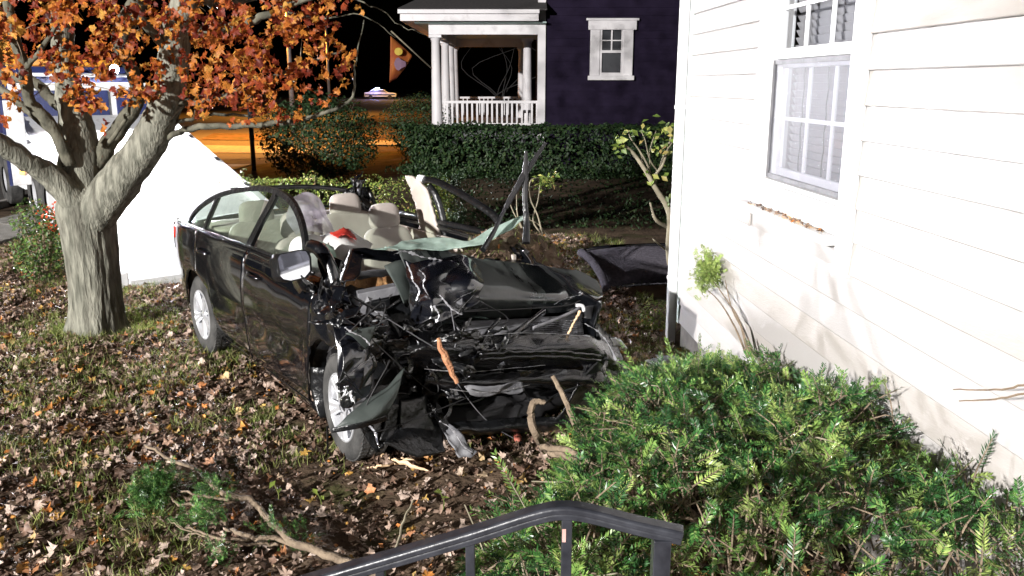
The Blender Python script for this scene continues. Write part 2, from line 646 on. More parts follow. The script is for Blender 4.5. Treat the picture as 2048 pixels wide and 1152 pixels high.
def blade_mass(name, P, D, W, Lh, m, parent=None, bend=.3):
    """n narrow two-quad blades from P along D (unit) length Lh width W"""
    n = len(P)
    a = rng.normal(size=(n, 3))
    x = np.cross(a, D)
    x /= np.linalg.norm(x, axis=1)[:, None]
    sag = np.cross(x, D) * (bend * Lh)[:, None]
    V = np.empty((n, 5, 3))
    V[:, 0] = P - x * W[:, None] * .5
    V[:, 1] = P + x * W[:, None] * .5
    mid = P + D * Lh[:, None] * .5 + sag * .25
    V[:, 2] = mid + x * W[:, None] * .45
    V[:, 3] = mid - x * W[:, None] * .45
    V[:, 4] = P + D * Lh[:, None] + sag
    b = (np.arange(n) * 5)[:, None]
    T = np.concatenate([b + [0, 1, 2], b + [0, 2, 3], b + [3, 2, 4]], 0)
    return mesh(name, V.reshape(-1, 3), T, m, parent, True)


def oval_mass(name, P, S, M, m, parent=None, asp=.5):
    """small pointed oval leaves, 4 tris each, folded"""
    V = np.array([(0, -.5, 0), (asp * .5, 0, .12), (0, .5, 0), (-asp * .5, 0, .12), (0, 0, 0)])
    F = np.array([(0, 1, 4), (1, 2, 4), (2, 3, 4), (3, 0, 4)])
    X = np.einsum('nij,vj->nvi', M, V) * S[:, None, None] + P[:, None]
    FF = (F[None] + (np.arange(len(P)) * 5)[:, None, None]).reshape(-1, 3)
    return mesh(name, X.reshape(-1, 3), FF, m, parent, True)


# ================================================================== GROUND
def nz2(x, y, s, o=0):
    return mn.noise((x * s + o, y * s - o, o * .37))


def ground_z(x, y):
    w = min(1, max(0, (x + 6.9) / .8)) * min(1, max(0, (13.5 - y) / 2)) * min(1, max(0, (y - .5)))
    return w * (.030 * nz2(x, y, 1.3, 3) + .018 * nz2(x, y, 5, 9) + .010 * nz2(x, y, 14, 5))


xs = np.concatenate([[-300, -150, -80, -40, -25, -15], np.arange(-9, 2.6, .07), [3.5, 6, 12, 30, 80, 200, 300]])
ys = np.concatenate([[-60, -20, -5, -1], np.arange(0.5, 13.6, .08), [15, 18, 24, 35, 60, 100, 200, 400]])
GV = np.array([(x, y, ground_z(x, y)) for y in ys for x in xs])
struct(mesh('ground', GV, gridF(len(ys), len(xs)), 'ground', smooth=True))


def strip(name, poly, z, m):
    return struct(mesh(name, [(x, y, z) for x, y in poly], [list(range(len(poly)))], m))


strip('street', [(-26, -40), (-9.3, -40), (-9.3, 25), (-6.2, 27), (-7.4, 42), (-9.6, 46), (-9.6, 200), (-26, 200)], .012, 'asphalt')
mb = MB()
mb.box((-9.45, -40, -.1), (-9.3, 24.9, .12))
struct(mb.build('kerb', 'concrete', bevel=.02))
# pavement slabs, each its own piece
pave = struct(link('pavement', None))
for i in range(12):
    y0 = 8.2 + i * 1.3
    m_ = MB().box((-8.5, y0, -.05), (-7.25, y0 + 1.28, .03 + .008 * random.random()))
    m_.build('slab', 'concrete', pave, bevel=.01)
strip('driveway', [(-6.0, 27.5), (-14, 28.5), (-14, 32.0), (-6.0, 30.2)], .030, 'concrete')
strip('verge', [(-6.3, 33.5), (-12.5, 34.5), (-13.5, 39), (-7.2, 38)], .035, 'ground')
strip('front_path', [(-6.0, 31.5), (-1.5, 30.5), (-1.5, 32.3), (-6, 34)], .05, 'concrete')

# ================================================================== THE WHITE HOUSE
W0 = Vector((1.44, 7.07, 0))
WD = Vector((.055, -1, 0)).normalized()      # along the wall towards the camera
WO = Vector((-1, -.055, 0)).normalized()     # out of the wall
WM = Matrix(((WD.x, WO.x, 0, W0.x), (WD.y, WO.y, 0, W0.y), (0, 0, 1, 0), (0, 0, 0, 1)))   # (s, out, z)
house = thing('white_house', 'white house wall with horizontal vinyl siding at the right', 'house')
house.matrix_world = WM
E_ = .1575
Z0 = .213
SEND = 8.0
WS0, WS1, WZ0, WZ1 = 1.68, 3.10, 1.46, 2.98


def board(s0, s1, k):
    z0 = Z0 + E_ * k
    V = []
    n = max(2, int((s1 - s0) / .5))
    for i in range(n + 1):
        s = s0 + (s1 - s0) * i / n
        wob = .0012 * math.sin(s * 3.1 + k * 1.7) + .001 * math.sin(s * 7 + k)
        for (o, z) in ((.002, z0 + .005), (.013 + wob, z0), (.0155 + wob, z0 + .005), (.010 + wob, z0 + E_ * .55), (.000, z0 + E_ + .004)):
            V.append((s, o, z))
    m = 5
    F = []
    for i in range(n):
        for j in range(m - 1):
            F.append([i * m + j, i * m + j + 1, (i + 1) * m + j + 1, (i + 1) * m + j])
    F += [list(range(m)), [n * m + j for j in range(m)][::-1]]
    mesh('siding_board', V, F, 'siding' if (k * 7) % 5 < 3 else 'siding_warm', house, True, 25)


for k in range(22):
    z = Z0 + E_ * k
    if z + E_ > WZ0 - .05 and z < WZ1:
        board(.06, WS0 - .003, k)
        board(WS1 + .03, SEND, k)
    else:
        board(.06, SEND, k)
MB().box((.03, -.25, -.3), (SEND, -.012, Z0 + .02)).build('foundation', 'foundation', house)
b_ = MB()
b_.box((.02, -.12, Z0), (WS0 + .02, -.004, 3.8)).box((WS1 - .02, -.12, Z0), (SEND, -.004, 3.8)).box((WS0 + .02, -.12, Z0), (WS1 - .02, -.004, WZ0 - .02)).box((WS0 + .02, -.12, WZ1), (WS1 - .02, -.004, 3.8))
b_.box((.02, -6, Z0), (.14, -.12, 3.8))
b_.build('wall', 'siding', house)
MB().box((-.01, -.10, Z0 - .01), (.055, .022, 3.7)).build('corner_trim', 'teal_trim', house, bevel=.004)
MB().box((WS1 + .004, .003, WZ0 - .16), (WS1 + .024, .030, 3.7)).build('trim_channel', 'trim', house)
win = MB()
win.box((WS0, -.01, WZ0 + .02), (WS0 + .115, .028, WZ1)).box((WS1 - .115, -.01, WZ0 - .15), (WS1, .028, WZ1)).box((WS0 + .115, -.01, WZ0 + .02), (WS1 - .115, .028, WZ0 + .16))
win.box((WS0 + .115, -.01, WZ1 - .12), (WS1 - .115, .028, WZ1))
w = win.build('window', 'trim', house, bevel=.004)
jm = MB()
a0, a1, c0, c1 = WS0 + .116, WS1 - .116, WZ0 + .161, WZ1 - .121
jm.box((a0, -.14, c0), (a0 + .03, .018, c1)).box((a1 - .03, -.14, c0), (a1, .018, c1)).box((a0 + .03, -.14, c0), (a1 - .03, .012, c0 + .025))
jm.build('jamb', 'trim', w, bevel=.003)
sl = MB()
sl.box((WS0 - .02, -.02, WZ0 - .03), (WS1 - .118, .085, WZ0 + .018))
sl.build('sill', 'trim', w, bevel=.006)
zm = c0 + .72
s0, s1 = a0 + .032, a1 - .032
up_ = MB()
up_.box((s0, -.075, zm), (s1, -.035, zm + .06)).box((s0, -.075, zm + .06), (s0 + .05, -.035, c1)).box((s1 - .05, -.075, zm + .06), (s1, -.035, c1))
upo = up_.build('upper_sash', 'trim', w, bevel=.004)
lo_ = MB()
lo_.box((s0, -.115, c0 + .03), (s1, -.078, c0 + .085)).box((s0, -.115, zm - .05), (s1, -.078, zm + .02)).box((s0, -.115, c0 + .085), (s0 + .05, -.078, zm - .05)).box((s1 - .05, -.115, c0 + .085), (s1, -.078, zm - .05))
loo = lo_.build('lower_sash', 'trim', w, bevel=.004)
fr = MB()
fr.box((s0, -.034, c0 + .027), (s1, -.020, c0 + .052)).box((s0, -.034, zm - .03), (s1, -.020, zm - .004)).box((s0, -.034, c0 + .05), (s0 + .022, -.020, zm - .03)).box((s1 - .022, -.034, c0 + .05), (s1, -.020, zm - .03))
fr.build('screen_frame', 'grey_plastic', w)


def pane(name, p, s0, s1, z0, z1, o, m):
    return mesh(name, [(s0, o, z0), (s1, o, z0), (s1, o, z1), (s0, o, z1)], [[0, 1, 2, 3]], m, p)


pane('glass_pane', w, s0 + .05, s1 - .05, zm + .06, c1, -.055, 'pane')
pane('glass_pane', w, s0 + .05, s1 - .05, c0 + .085, zm - .05, -.097, 'pane')
pane('insect_screen', w, s0 + .022, s1 - .022, c0 + .05, zm - .03, -.027, 'screen_pane')
for (za, zb, o) in ((c0 + .085, zm - .05, -.097), (zm + .06, c1, -.055)):
    for q in (1 / 3, 2 / 3):
        s = s0 + .05 + (s1 - s0 - .1) * q
        MB().box((s - .011, o - .008, za), (s + .011, o + .008, zb)).build('muntin', 'trim', w)
    zc = (za + zb) / 2 + .0
    MB().box((s0 + .05, o - .0065, zc - .011), (s1 - .05, o + .0065, zc + .011)).build('muntin', 'trim', w)
MB().box((a0 - .1, -.9, c0 - .1), (a1 + .1, -.6, c1 + .2)).build('room_wall', 'room', w)
blind = thing('window_blind', 'grey slatted blind hanging behind the white house window', 'blind')
blind.matrix_world = WM
sm_ = None
for i in range(30):
    z = c0 + .05 + i * .043
    M_ = Matrix.Translation((0, -.158, z)) @ Matrix.Rotation(R(58), 4, 'X')
    if sm_ is None:
        sm_ = MB().box((a0 + .03, -.024, -.0012), (a1 - .03, .024, .0012)).build('slat', 'blind', blind)
        q = sm_
    else:
        q = sm_.copy()
        COL.objects.link(q)
        q.parent = blind
    q.matrix_local = M_
for q in (.22, .5, .78):
    s = a0 + (a1 - a0) * q
    MB().tube([(s + .008 * math.sin(i * 1.9), -.128, c0 + .02 + i * .05) for i in range(26)], .0035, 5).build('cord', 'room', blind)
# downspout at the far corner
ds = thing('downspout', 'white rectangular downspout at the far corner of the white house', 'downspout', tuple(WM @ Vector((-.10, .045, 0))))
ds.rotation_euler = (0, 0, math.atan2(WD.y, WD.x))
MB().box((-.045, -.035, -.02), (.045, .035, 4.2)).build('pipe', 'trim', ds, bevel=.008)
for z in (.55, 2.0):
    MB().box((-.05, -.04, z), (.05, .04, z + .03)).build('strap', 'trim', ds, bevel=.003)

# ================================================================== CAR
CO = Vector((-1.939, 7.4226, 0))
CYAW = R(-53.56)
CMX = Matrix.Translation(CO) @ Matrix.Rotation(CYAW, 4, 'Z')
CMI = CMX.inverted()
CAML = CMI @ Vector(CP)
car = thing('crashed_car', 'wrecked black sedan with roof cut off and front end crushed', 'car', CO, CYAW)


def cp(px, py, x=None, y=None):
    """point of the photograph on the car's plane x = const or y = const, in the car's own axes"""
    d = CMI.to_3x3() @ Vector(ray(px, py))
    t = (x - CAML.x) / d.x if x is not None else (y - CAML.y) / d.y
    p = CAML + d * t
    return np.array((p.x, p.y, p.z))


def hw(x, z):
    zc = z + .045 * (x - 1.2)
    b = np.interp(zc, [.15, .24, .34, .5, .545, .57, .66, .8, .95, 1.02, 1.06, 1.25, 1.46], [.79, .835, .85, .862, .858, .869, .878, .874, .853, .825, .785, .70, .60])
    t = np.clip((-.25 - x) / .75, 0, 1)
    b = b - .17 * t ** 2
    t = np.clip((x - 2.4) / .8, 0, 1)
    return b - .10 * t ** 2


def arch(x, cx, r=.375):
    return .32 + math.sqrt(max(0, r * r - (x - cx) ** 2)) if abs(x - cx) < r else 0


def belt(x):
    return float(np.interp(x, [-1, -.4, .46, 1.24, 2.43, 3], [1.0, 1.035, 1.05, 1.06, 1.04, .98]))


def side_panel(name, x0, x1, zb, zt, m, side=-1, nx=30, nz=16, off=0, amp=0, thick=.012, slant=0, seed=3):
    V = []
    for i in range(nx):
        for j in range(nz):
            v = j / (nz - 1)
            x = x0 + (x1 - x0) * i / (nx - 1)
            a, b = zb(x), zt(x)
            z = a + (b - a) * v
            xx = x + slant * (z - .6)
            V.append((xx, side * (hw(xx, z) + off), z))
    V = np.array(V)
    if amp:
        V = crumple(V, amp, 3.5, seed)
    F = gridF(nx, nz)
    return mesh(name, V, F, m, car, True, 32, thick)


sill_z = lambda x: max(.235, arch(x, 0.0), arch(x, 2.62))
quarter = side_panel('rear_quarter', -.98, .055, lambda x: max(.33, arch(x, 0)), belt, 'black_paint', nx=34)
rdoor = side_panel('rear_door', .065, 1.175, sill_z, belt, 'black_paint', nx=36, amp=.0012, seed=5)
fdoor = side_panel('front_door', 1.185, 2.36, sill_z, belt, 'black_paint', nx=36, amp=.0025, seed=8)
side_panel('rocker_sill', .34, 2.32, lambda x: .165, lambda x: .228, 'black_paint', nx=20, nz=6)
fend = side_panel('front_fender', 2.37, 2.92, lambda x: max(.36, arch(x, 2.62, .40)), lambda x: 1.0 - .28 * (x - 2.37), 'torn_paint', nx=26, nz=18, amp=.055, seed=12)
side_panel('body_side', -.98, 2.36, sill_z, belt, 'black_paint', side=1, nx=50)
side_panel('front_fender', 2.37, 3.15, lambda x: max(.36, arch(x, 2.62, .40)), lambda x: 1.0 - .2 * (x - 2.37), 'torn_paint', side=1, nx=20, amp=.06, seed=22)
# handles
for x, p in ((.30, rdoor), (1.42, fdoor)):
    V = [(x + .11 * t, -hw(x, .90) - .012 - .028 * math.sin(math.pi * (t + 1) / 2), .905 - .004 * t) for t in np.linspace(-1, 1, 9)]
    MB().tube(V, [.010, .014, .016, .016, .016, .016, .016, .014, .010], 8).build('handle', 'black_paint', p, True)
# bright door edge seam
MB().tube([(1.181, -hw(1.18, z) - .004, z) for z in np.linspace(.28, 1.03, 10)], .0045, 6).build('door_edge', 'chrome', fdoor, True)
# window frame arch
FR = smoothline([(-.42, .99), (-.30, 1.16), (.12, 1.33), (.77, 1.445), (1.2, 1.475), (1.58, 1.43), (1.90, 1.28), (2.16, 1.04), (2.34, .93)], 8)


def ytum(z):
    return -float(np.interp(z, [.9, 1.03, 1.25, 1.46], [.80, .79, .70, .615]))


def strip_frame(name, pts, w, m, side=-1, dep=.035, parent=None):
    V = []
    F = []
    n = len(pts)
    for i, (x, z) in enumerate(pts):
        a = np.array(pts[min(i + 1, n - 1)]) - np.array(pts[max(i - 1, 0)])
        a /= np.linalg.norm(a)
        nx_, nz_ = -a[1], a[0]
        for k, (o, dy) in enumerate(((0, 0), (-w, 0), (-w, dep), (0, dep))):
            zz = z + nz_ * o
            V.append((x + nx_ * o, -side * (ytum(zz) + dy) if side < 0 else -(ytum(zz) + dy), zz))
    V = [(v[0], (ytum(v[2]) if side < 0 else -ytum(v[2])) + (dep if i % 4 in (2, 3) else 0) * (-side), v[2]) for i, v in enumerate(V)]
    for i in range(n - 1):
        for k in range(4):
            F.append([i * 4 + k, i * 4 + (k + 1) % 4, i * 4 + 4 + (k + 1) % 4, i * 4 + 4 + k])
    F += [[0, 1, 2, 3], [4 * n - 1, 4 * n - 2, 4 * n - 3, 4 * n - 4]]
    return mesh(name, V, F, m, parent or car, True, 40)


strip_frame('window_frame', FR, .036, 'black_plastic', dep=.028)


def ftop(x):
    return float(np.interp(x, FR[:, 0], FR[:, 1])) - .028


def glass_side(x0, x1, slant=0):
    V = []
    nx, nz = 18, 8
    for i in range(nx):
        x = x0 + (x1 - x0) * i / (nx - 1)
        a, b = belt(x) - .01, ftop(x)
        b = max(b, a + .005)
        for j in range(nz):
            z = a + (b - a) * j / (nz - 1)
            V.append((x, ytum(z) + .018, z))
    mesh('side_window', V, gridF(nx, nz), 'car_glass', car, True)


glass_side(-.28, .02)
glass_side(.07, 1.08)
glass_side(1.20, 2.13)
strip_frame('window_pillar', np.array([(1.02, 1.03), (1.12, 1.25), (1.24, 1.455)])[::-1], -.075, 'black_plastic', dep=.03)
strip_frame('window_pillar', np.array([(.01, 1.02), (.07, 1.2), (.11, 1.31)])[::-1], -.045, 'black_plastic', dep=.03)
strip_frame('window_pillar', np.array([(2.02, 1.03), (2.03, 1.17)])[::-1], -.03, 'black_plastic', dep=.03)
# belt moulding
MB().tube([(x, -(hw(x, 1.03) - .02), belt(x) + .004) for x in np.linspace(-.4, 2.2, 30)], .011, 6).build('belt_moulding', 'black_plastic', car, True)
# rear: deck, lid, bumper
G = [[(x, y * (1 - .06 * y * y), z - .05 * y * y) for y in np.linspace(-.78, .78, 9)] for x, z in ((-.25, 1.06), (-.45, 1.055), (-.75, 1.03), (-.94, 1.0), (-.985, .93), (-1.0, .75))]
sheet('trunk_lid', G, 'black_paint', car, 16, 26)
G = [[(-1.04 + .09 * abs(y) ** 3, y * .695, z) for y in np.linspace(-1, 1, 11)] for z in (.74, .6, .45, .32)]
sheet('rear_bumper', G, 'black_paint', car, 10, 30, thick=.01)
for s in (-1, 1):
    G = [[(x, s * (hw(x, z) + .012), z) for x in np.linspace(-.97, -.68, 5)] for z in (.96, .91, .87)]
    o = sheet('tail_light', G, 'red_lens', car, 8, 8, thick=.014)
    o['label'] = 'red tail light at the rear corner'
# interior shell
mb = MB()
mb.box((-.3, -.76, .22), (2.3, .76, .27)).box((-.35, -.74, .27), (-.25, .74, .98)).box((2.28, -.74, .27), (2.36, .74, .86))
mb.build('floor_pan', 'dark_trim', car)
G = [[(-.2, y, 1.05) for y in np.linspace(-.7, .7, 5)], [(.14, y, 1.02) for y in np.linspace(-.7, .7, 5)]]
sheet('parcel_shelf', G, 'beige_hard', car, 6, 8, thick=.03)
for s in (-1, 1):
    mb = MB()
    mb.box((.3, s * .775 - .02, .3), (2.25, s * .775 + .02, .99))
    mb.build('door_trim', 'beige_hard', car, bevel=.01)
    mb = MB()
    mb.box((.5, s * .725 - .035, .66), (1.05, s * .725 + .035, .72)).box((1.35, s * .725 - .035, .66), (2.0, s * .725 + .035, .72))
    mb.build('armrest', 'dark_trim', car, bevel=.012)
# dashboard
G = [[(2.30, y, .93) for y in np.linspace(-.72, .72, 6)], [(2.05, y, .955) for y in np.linspace(-.72, .72, 6)], [(1.9, y, .90) for y in np.linspace(-.72, .72, 6)], [(1.88, y, .66) for y in np.linspace(-.72, .72, 6)]]
sheet('dashboard', G, 'dark_trim', car, 16, 24, amp=.02, freq=4, seed=4, thick=.02)
sw = MB()
sw.tube([(1.72 + .06 * math.sin(a), .37 + .19 * math.cos(a), .84 + .17 * math.sin(a)) for a in np.linspace(0, 2 * math.pi, 25)], .015, 8, False)
sw.tube([(1.72, .19, .84), (1.78, .37, .82), (1.72, .56, .84)], .02, 6).tube([(1.78, .37, .82), (2.0, .37, .72)], .03, 6)
sw.build('steering_wheel', 'dark_trim', car, True)


def rounded(name, c, size, tilt, m, parent, p=4, taper=0, dent=0):
    """padded cushion: superellipsoid, tilted about y"""
    nu, nv = 20, 28
    V = []
    sgn = lambda q, e: math.copysign(abs(q) ** e, q)
    for i in range(nu):
        u = -math.pi / 2 + math.pi * i / (nu - 1)
        for j in range(nv):
            v = 2 * math.pi * j / nv
            e = 2 / p
            X = sgn(math.cos(u), e) * sgn(math.cos(v), e) * size[0] / 2
            Y = sgn(math.cos(u), e) * sgn(math.sin(v), e) * size[1] / 2
            Z = sgn(math.sin(u), e) * size[2] / 2
            f = 1 - taper * (Z / size[2] + .5)
            X += dent * (1 - (2 * Y / size[1]) ** 2)
            V.append(Vector((X, Y * f, Z)))
    M_ = Matrix.Translation(c) @ Matrix.Rotation(tilt, 4, 'Y')
    V = [M_ @ v for v in V]
    F = []
    for i in range(nu - 1):
        for j in range(nv):
            F.append([i * nv + j, i * nv + (j + 1) % nv, (i + 1) * nv + (j + 1) % nv, (i + 1) * nv + j])
    return mesh(name, V, F, m, parent, True)


def seat(x, y, wd, hh, headw, name='front_seat'):
    st = rounded(name, (x, y, .79), (.15, wd, hh), R(-14), 'beige', car, 4.5, .18, -.02)
    rounded('seat_cushion', (x + .32, y, .46), (.54, wd + .02, .2), R(5), 'beige', st, 4)
    rounded('headrest', (x - .10, y, 1.16), (.12, headw, .21), R(-8), 'beige', st, 3.6, .12)
    mb = MB()
    for s in (-1, 1):
        mb.tube([(x - .08, y + s * .06, .98), (x - .10, y + s * .06, 1.1)], .007, 6)
    mb.build('headrest_post', 'chrome', st, True)
    return st


seat(1.12, .37, .50, .60, .27)
seat(1.12, -.37, .50, .60, .27)
seat(.34, .40, .62, .66, .30, 'rear_seat')
seat(.34, -.40, .62, .66, .30, 'rear_seat')
rounded('rear_seat', (.34, 0, .76), (.14, .26, .62), R(-14), 'beige', car, 4)

# far side pillars and rails
bp = sheet('centre_pillar', [[cp(812, 352, y=.74), cp(822, 352, y=.74)], [cp(826, 385, y=.76), cp(852, 377, y=.76)], [cp(838, 430, y=.79), cp(868, 425, y=.79)], [cp(845, 480, y=.80), cp(882, 480, y=.80)]], 'beige_hard', car, 22, 10, amp=.012, freq=9, seed=31, thick=.03, ragged=.004)
bp['label'] = 'torn beige inner centre pillar'
MB().tube(smoothline([cp(858, 372, y=.80), cp(872, 392, y=.81), cp(884, 430, y=.83), cp(893, 482, y=.84)], 5), .030, 8, flat=.6).build('pillar_seal', 'black_plastic', car, True)
rail = smoothline([cp(842, 358, y=.78), cp(870, 362, y=.80), cp(915, 384, y=.83), cp(955, 408, y=.85), cp(990, 434, y=.87), cp(1010, 470, y=.86)], 6)
MB().tube(rail, .030, 10, flat=.55).build('window_frame', 'black_plastic', car, True)
MB().tube([cp(838, 357, y=.775), cp(848, 359, y=.785)], .034, 10).build('frame_end', 'trim', car, True)
for i in range(5):
    a = np.array(cp(720, 395, y=.62))
    r_ = np.random.default_rng(50 + i)
    G = [[a + r_.normal(size=3) * .05 + (0, 0, .10 * k - .1) + np.array((.05 * j, 0, 0)) for j in (-1, 0, 1)] for k in (0, 1, 2)]
    sheet('torn_pillar', G, ('torn_paint', 'crumpled_metal', 'torn_paint', 'black_plastic', 'torn_paint')[i], car, 10, 10, amp=.05, freq=9, seed=60 + i, thick=.008)
MB().tube(smoothline([cp(735, 375, y=.70), cp(748, 405, y=.72), cp(760, 440, y=.76)], 5), .022, 8).build('pillar_seal', 'black_plastic', car, True)
MB().tube(smoothline([(.80, -.60, 1.43), (.15, -.55, 1.37), (-.02, -.2, 1.33), (-.02, .2, 1.31), (.05, .55, 1.25), (.2, .70, 1.10)], 6), .020, 8).build('roof_rail', 'black_plastic', car, True)
G = [[cp(660 + 55 * j, 412 + 3 * j, y=.80) + (0, 0, .03) for j in range(7)], [cp(660 + 55 * j, 445 + 8 * j, y=.82) for j in range(7)]]
MB().tube(smoothline([(-.2, .80, 1.05), (.6, .82, 1.08), (1.2, .83, 1.08), (1.9, .86, 1.07), (2.3, .84, 1.0)], 6), .028, 8).build('belt_moulding', 'black_plastic', car, True)


# wheels
def wheel(cx, cy, side, steer=0):
    M_ = Matrix.Translation((cx, cy, .322)) @ Matrix.Rotation(steer, 4, 'Z') @ Matrix.Scale(side, 4, (0, 1, 0))
    prof = [(.205, -.09), (.23, -.10), (.285, -.105), (.312, -.09), (.32, -.06), (.322, 0), (.32, .06), (.312, .09), (.285, .105), (.23, .10), (.205, .09)]
    ty = MB().lathe(prof, M_, 48)
    t = ty.build('tyre', 'tyre', car, True, 50)
    tr = MB()
    for i in range(54):
        a = 2 * math.pi * i / 54
        Mt = M_ @ Matrix.Rotation(a, 4, 'Y') @ Matrix.Translation((.321, 0, 0))
        for yy in (-.06, 0, .06):
            tr.box((-.004, yy - .024, -.0135), (.005, yy + .024, .0135), Mt @ Matrix.Rotation(.2 if yy else -.15, 4, 'X'))
    stuff(tr.build('tread', 'tyre', t))
    rm = MB().lathe([(.207, -.085), (.215, .07), (.21, .098), (.200, .10), (.190, .085), (.186, -.06)], M_, 40)
    r = rm.build('rim', 'alloy', car, True, 40)
    # brake disc
    MB().lathe([(0, .0), (.15, .0), (.15, -.02), (0, -.02)], M_, 30).build('brake_disc', 'grey_plastic', r)
    MB().lathe([(0, .088), (.03, .088), (.045, .08), (.06, .06), (.06, .02)], M_, 20).build('hub', 'alloy', r, True, 40)
    for i in range(5):
        a = 2 * math.pi * i / 5 + .3
        sp = MB()
        for da in (-.16, .16):
            Ms = M_ @ Matrix.Rotation(a + da * .9, 4, 'Y')
            V = []
            for q, wd in ((.035, .020), (.11, .018), (.195, .026)):
                yy = .082 + .012 * (q / .2)
                for dz, dy in ((-wd, -.012), (-wd * .5, .008), (wd * .5, .008), (wd, -.012)):
                    V.append(Ms @ Vector((q, yy + dy, dz)))
            sp.add(V, [[k * 4 + j, k * 4 + j + 1, k * 4 + j + 5, k * 4 + j + 4] for k in range(2) for j in range(3)])
        sp.build('spoke', 'alloy', r, True, 30)
    return t


wheel(.06, -.765, -1, 0)
wheel(.0, .765, 1, 0)
wheel(2.69, -.745, -1, R(-5))
wheel(2.62, .74, 1, R(14))
# wheel housings
for x, s in ((0, -1), (0, 1), (2.62, 1), (2.62, -1)):
    G = [[(x + .39 * math.cos(a), s * yy, .33 + .39 * math.sin(a)) for a in np.linspace(0, math.pi, 11)] for yy in (.83, .55)]
    sheet('wheel_liner', G, 'black_plastic', car, 4, 20)
sheet('wheel_liner', [[cp(622, 735, y=-.86), cp(652, 735, y=-.80)], [cp(624, 790, y=-.86), cp(650, 790, y=-.80)], [cp(640, 836, y=-.85), cp(654, 836, y=-.80)]], 'black_plastic', car, 10, 6, amp=.01, thick=.01)

# door mirror, knocked round so its glass faces forward
mc = Vector(cp(588, 530, y=-.97))
to_cam = (CAML - mc)
to_cam.z = 0
mq = math.atan2(to_cam.y, to_cam.x)
wl = (CMI @ Vector((1.62, 4.3, 1.7))) - mc
nm = (wl.normalized() + (CAML - mc).normalized()).normalized()
MMx = Matrix.Translation(mc) @ nm.to_track_quat('X', 'Z').to_matrix().to_4x4()
mo = MB()
prof = [(.70, -.10), (1, -.07), (1.04, -.02), (1.0, .012), (.94, .016)]
out = [(-.118, -.05), (-.112, .055), (-.09, .078), (.06, .082), (.105, .07), (.118, .03), (.105, -.055), (.06, -.088), (-.05, -.092), (-.10, -.075)]
V = [MMx @ Vector((o, a * f, b * f)) for f, o in prof for a, b in out]
n = len(out)
mo.add(V, [[k * n + j, k * n + (j + 1) % n, (k + 1) * n + (j + 1) % n, (k + 1) * n + j] for k in range(4) for j in range(n)] + [list(range(n))[::-1]])
mh = mo.build('door_mirror', 'black_plastic', car, True, 35)
mg = MB()
mg.add([MMx @ Vector((.008, a * .95, b * .95)) for a, b in out], [list(range(n))])
mg.build('mirror_glass', 'mirror_glass', mh)
MB().tube(smoothline([tuple(mc + Vector((-.01, .03, -.07))), tuple(mc + Vector((0, .06, -.13))), tuple(mc + Vector((-.05, .13, -.17)))], 5), [.03] * 5 + [.035] * 6, 8).build('mirror_arm', 'black_paint', mh, True)
sheet('mirror_shell', [[cp(583, 545, y=-.93), cp(600, 545, y=-.93)], [cp(588, 570, y=-.90), cp(612, 572, y=-.90)], [cp(600, 587, y=-.88), cp(612, 575, y=-.88)]], 'chrome', mh, 8, 6, thick=.01)

# ---- front wreck
# A pillar stump, cowl, scuttle
MB().tube(smoothline([cp(622, 492, x=2.15), cp(640, 500, x=2.25), cp(660, 535, x=2.35), cp(672, 575, x=2.4)], 5), .045, 8).build('front_pillar', 'torn_paint', car, True)
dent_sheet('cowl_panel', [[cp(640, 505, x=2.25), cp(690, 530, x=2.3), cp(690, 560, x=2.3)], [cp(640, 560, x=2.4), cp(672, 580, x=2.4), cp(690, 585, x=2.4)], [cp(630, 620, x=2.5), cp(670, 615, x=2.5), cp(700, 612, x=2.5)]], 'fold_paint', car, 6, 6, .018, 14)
sheet('cowl_panel', [[(2.25, y, .95) for y in np.linspace(-.75, .8, 6)], [(2.55, y, .85) for y in np.linspace(-.7, .8, 6)], [(2.6, y, .5) for y in np.linspace(-.7, .8, 6)]], 'black_plastic', car, 16, 30, amp=.06, freq=4, seed=15)
# hood: rear edge reared up at the cowl, middle bulging, front edge torn down
HA = [cp(800, 501, x=2.50), cp(875, 505, x=2.52), cp(960, 519, x=2.55), cp(1060, 530, x=2.55), cp(1150, 542, x=2.55), cp(1192, 562, x=2.55)]
HB = [cp(812, 540, x=2.66), cp(880, 545, x=2.70), cp(960, 550, x=2.74), cp(1060, 562, x=2.74), cp(1140, 568, x=2.76), cp(1204, 580, x=2.70)]
HC = [cp(832, 588, x=2.78), cp(890, 592, x=2.86), cp(955, 596, x=2.90), cp(1050, 600, x=2.90), cp(1120, 598, x=2.92), cp(1200, 596, x=2.86)]
HD = [cp(850, 640, x=2.74), cp(915, 640, x=2.80), cp(960, 634, x=2.82), cp(1030, 636, x=2.82), cp(1100, 628, x=2.90), cp(1180, 612, x=2.92)]
hood = sheet('hood', [HA, HB, HC, HD], 'hood_paint', car, 46, 90, amp=.024, freq=2.6, seed=43, thick=.008, sharp=50)
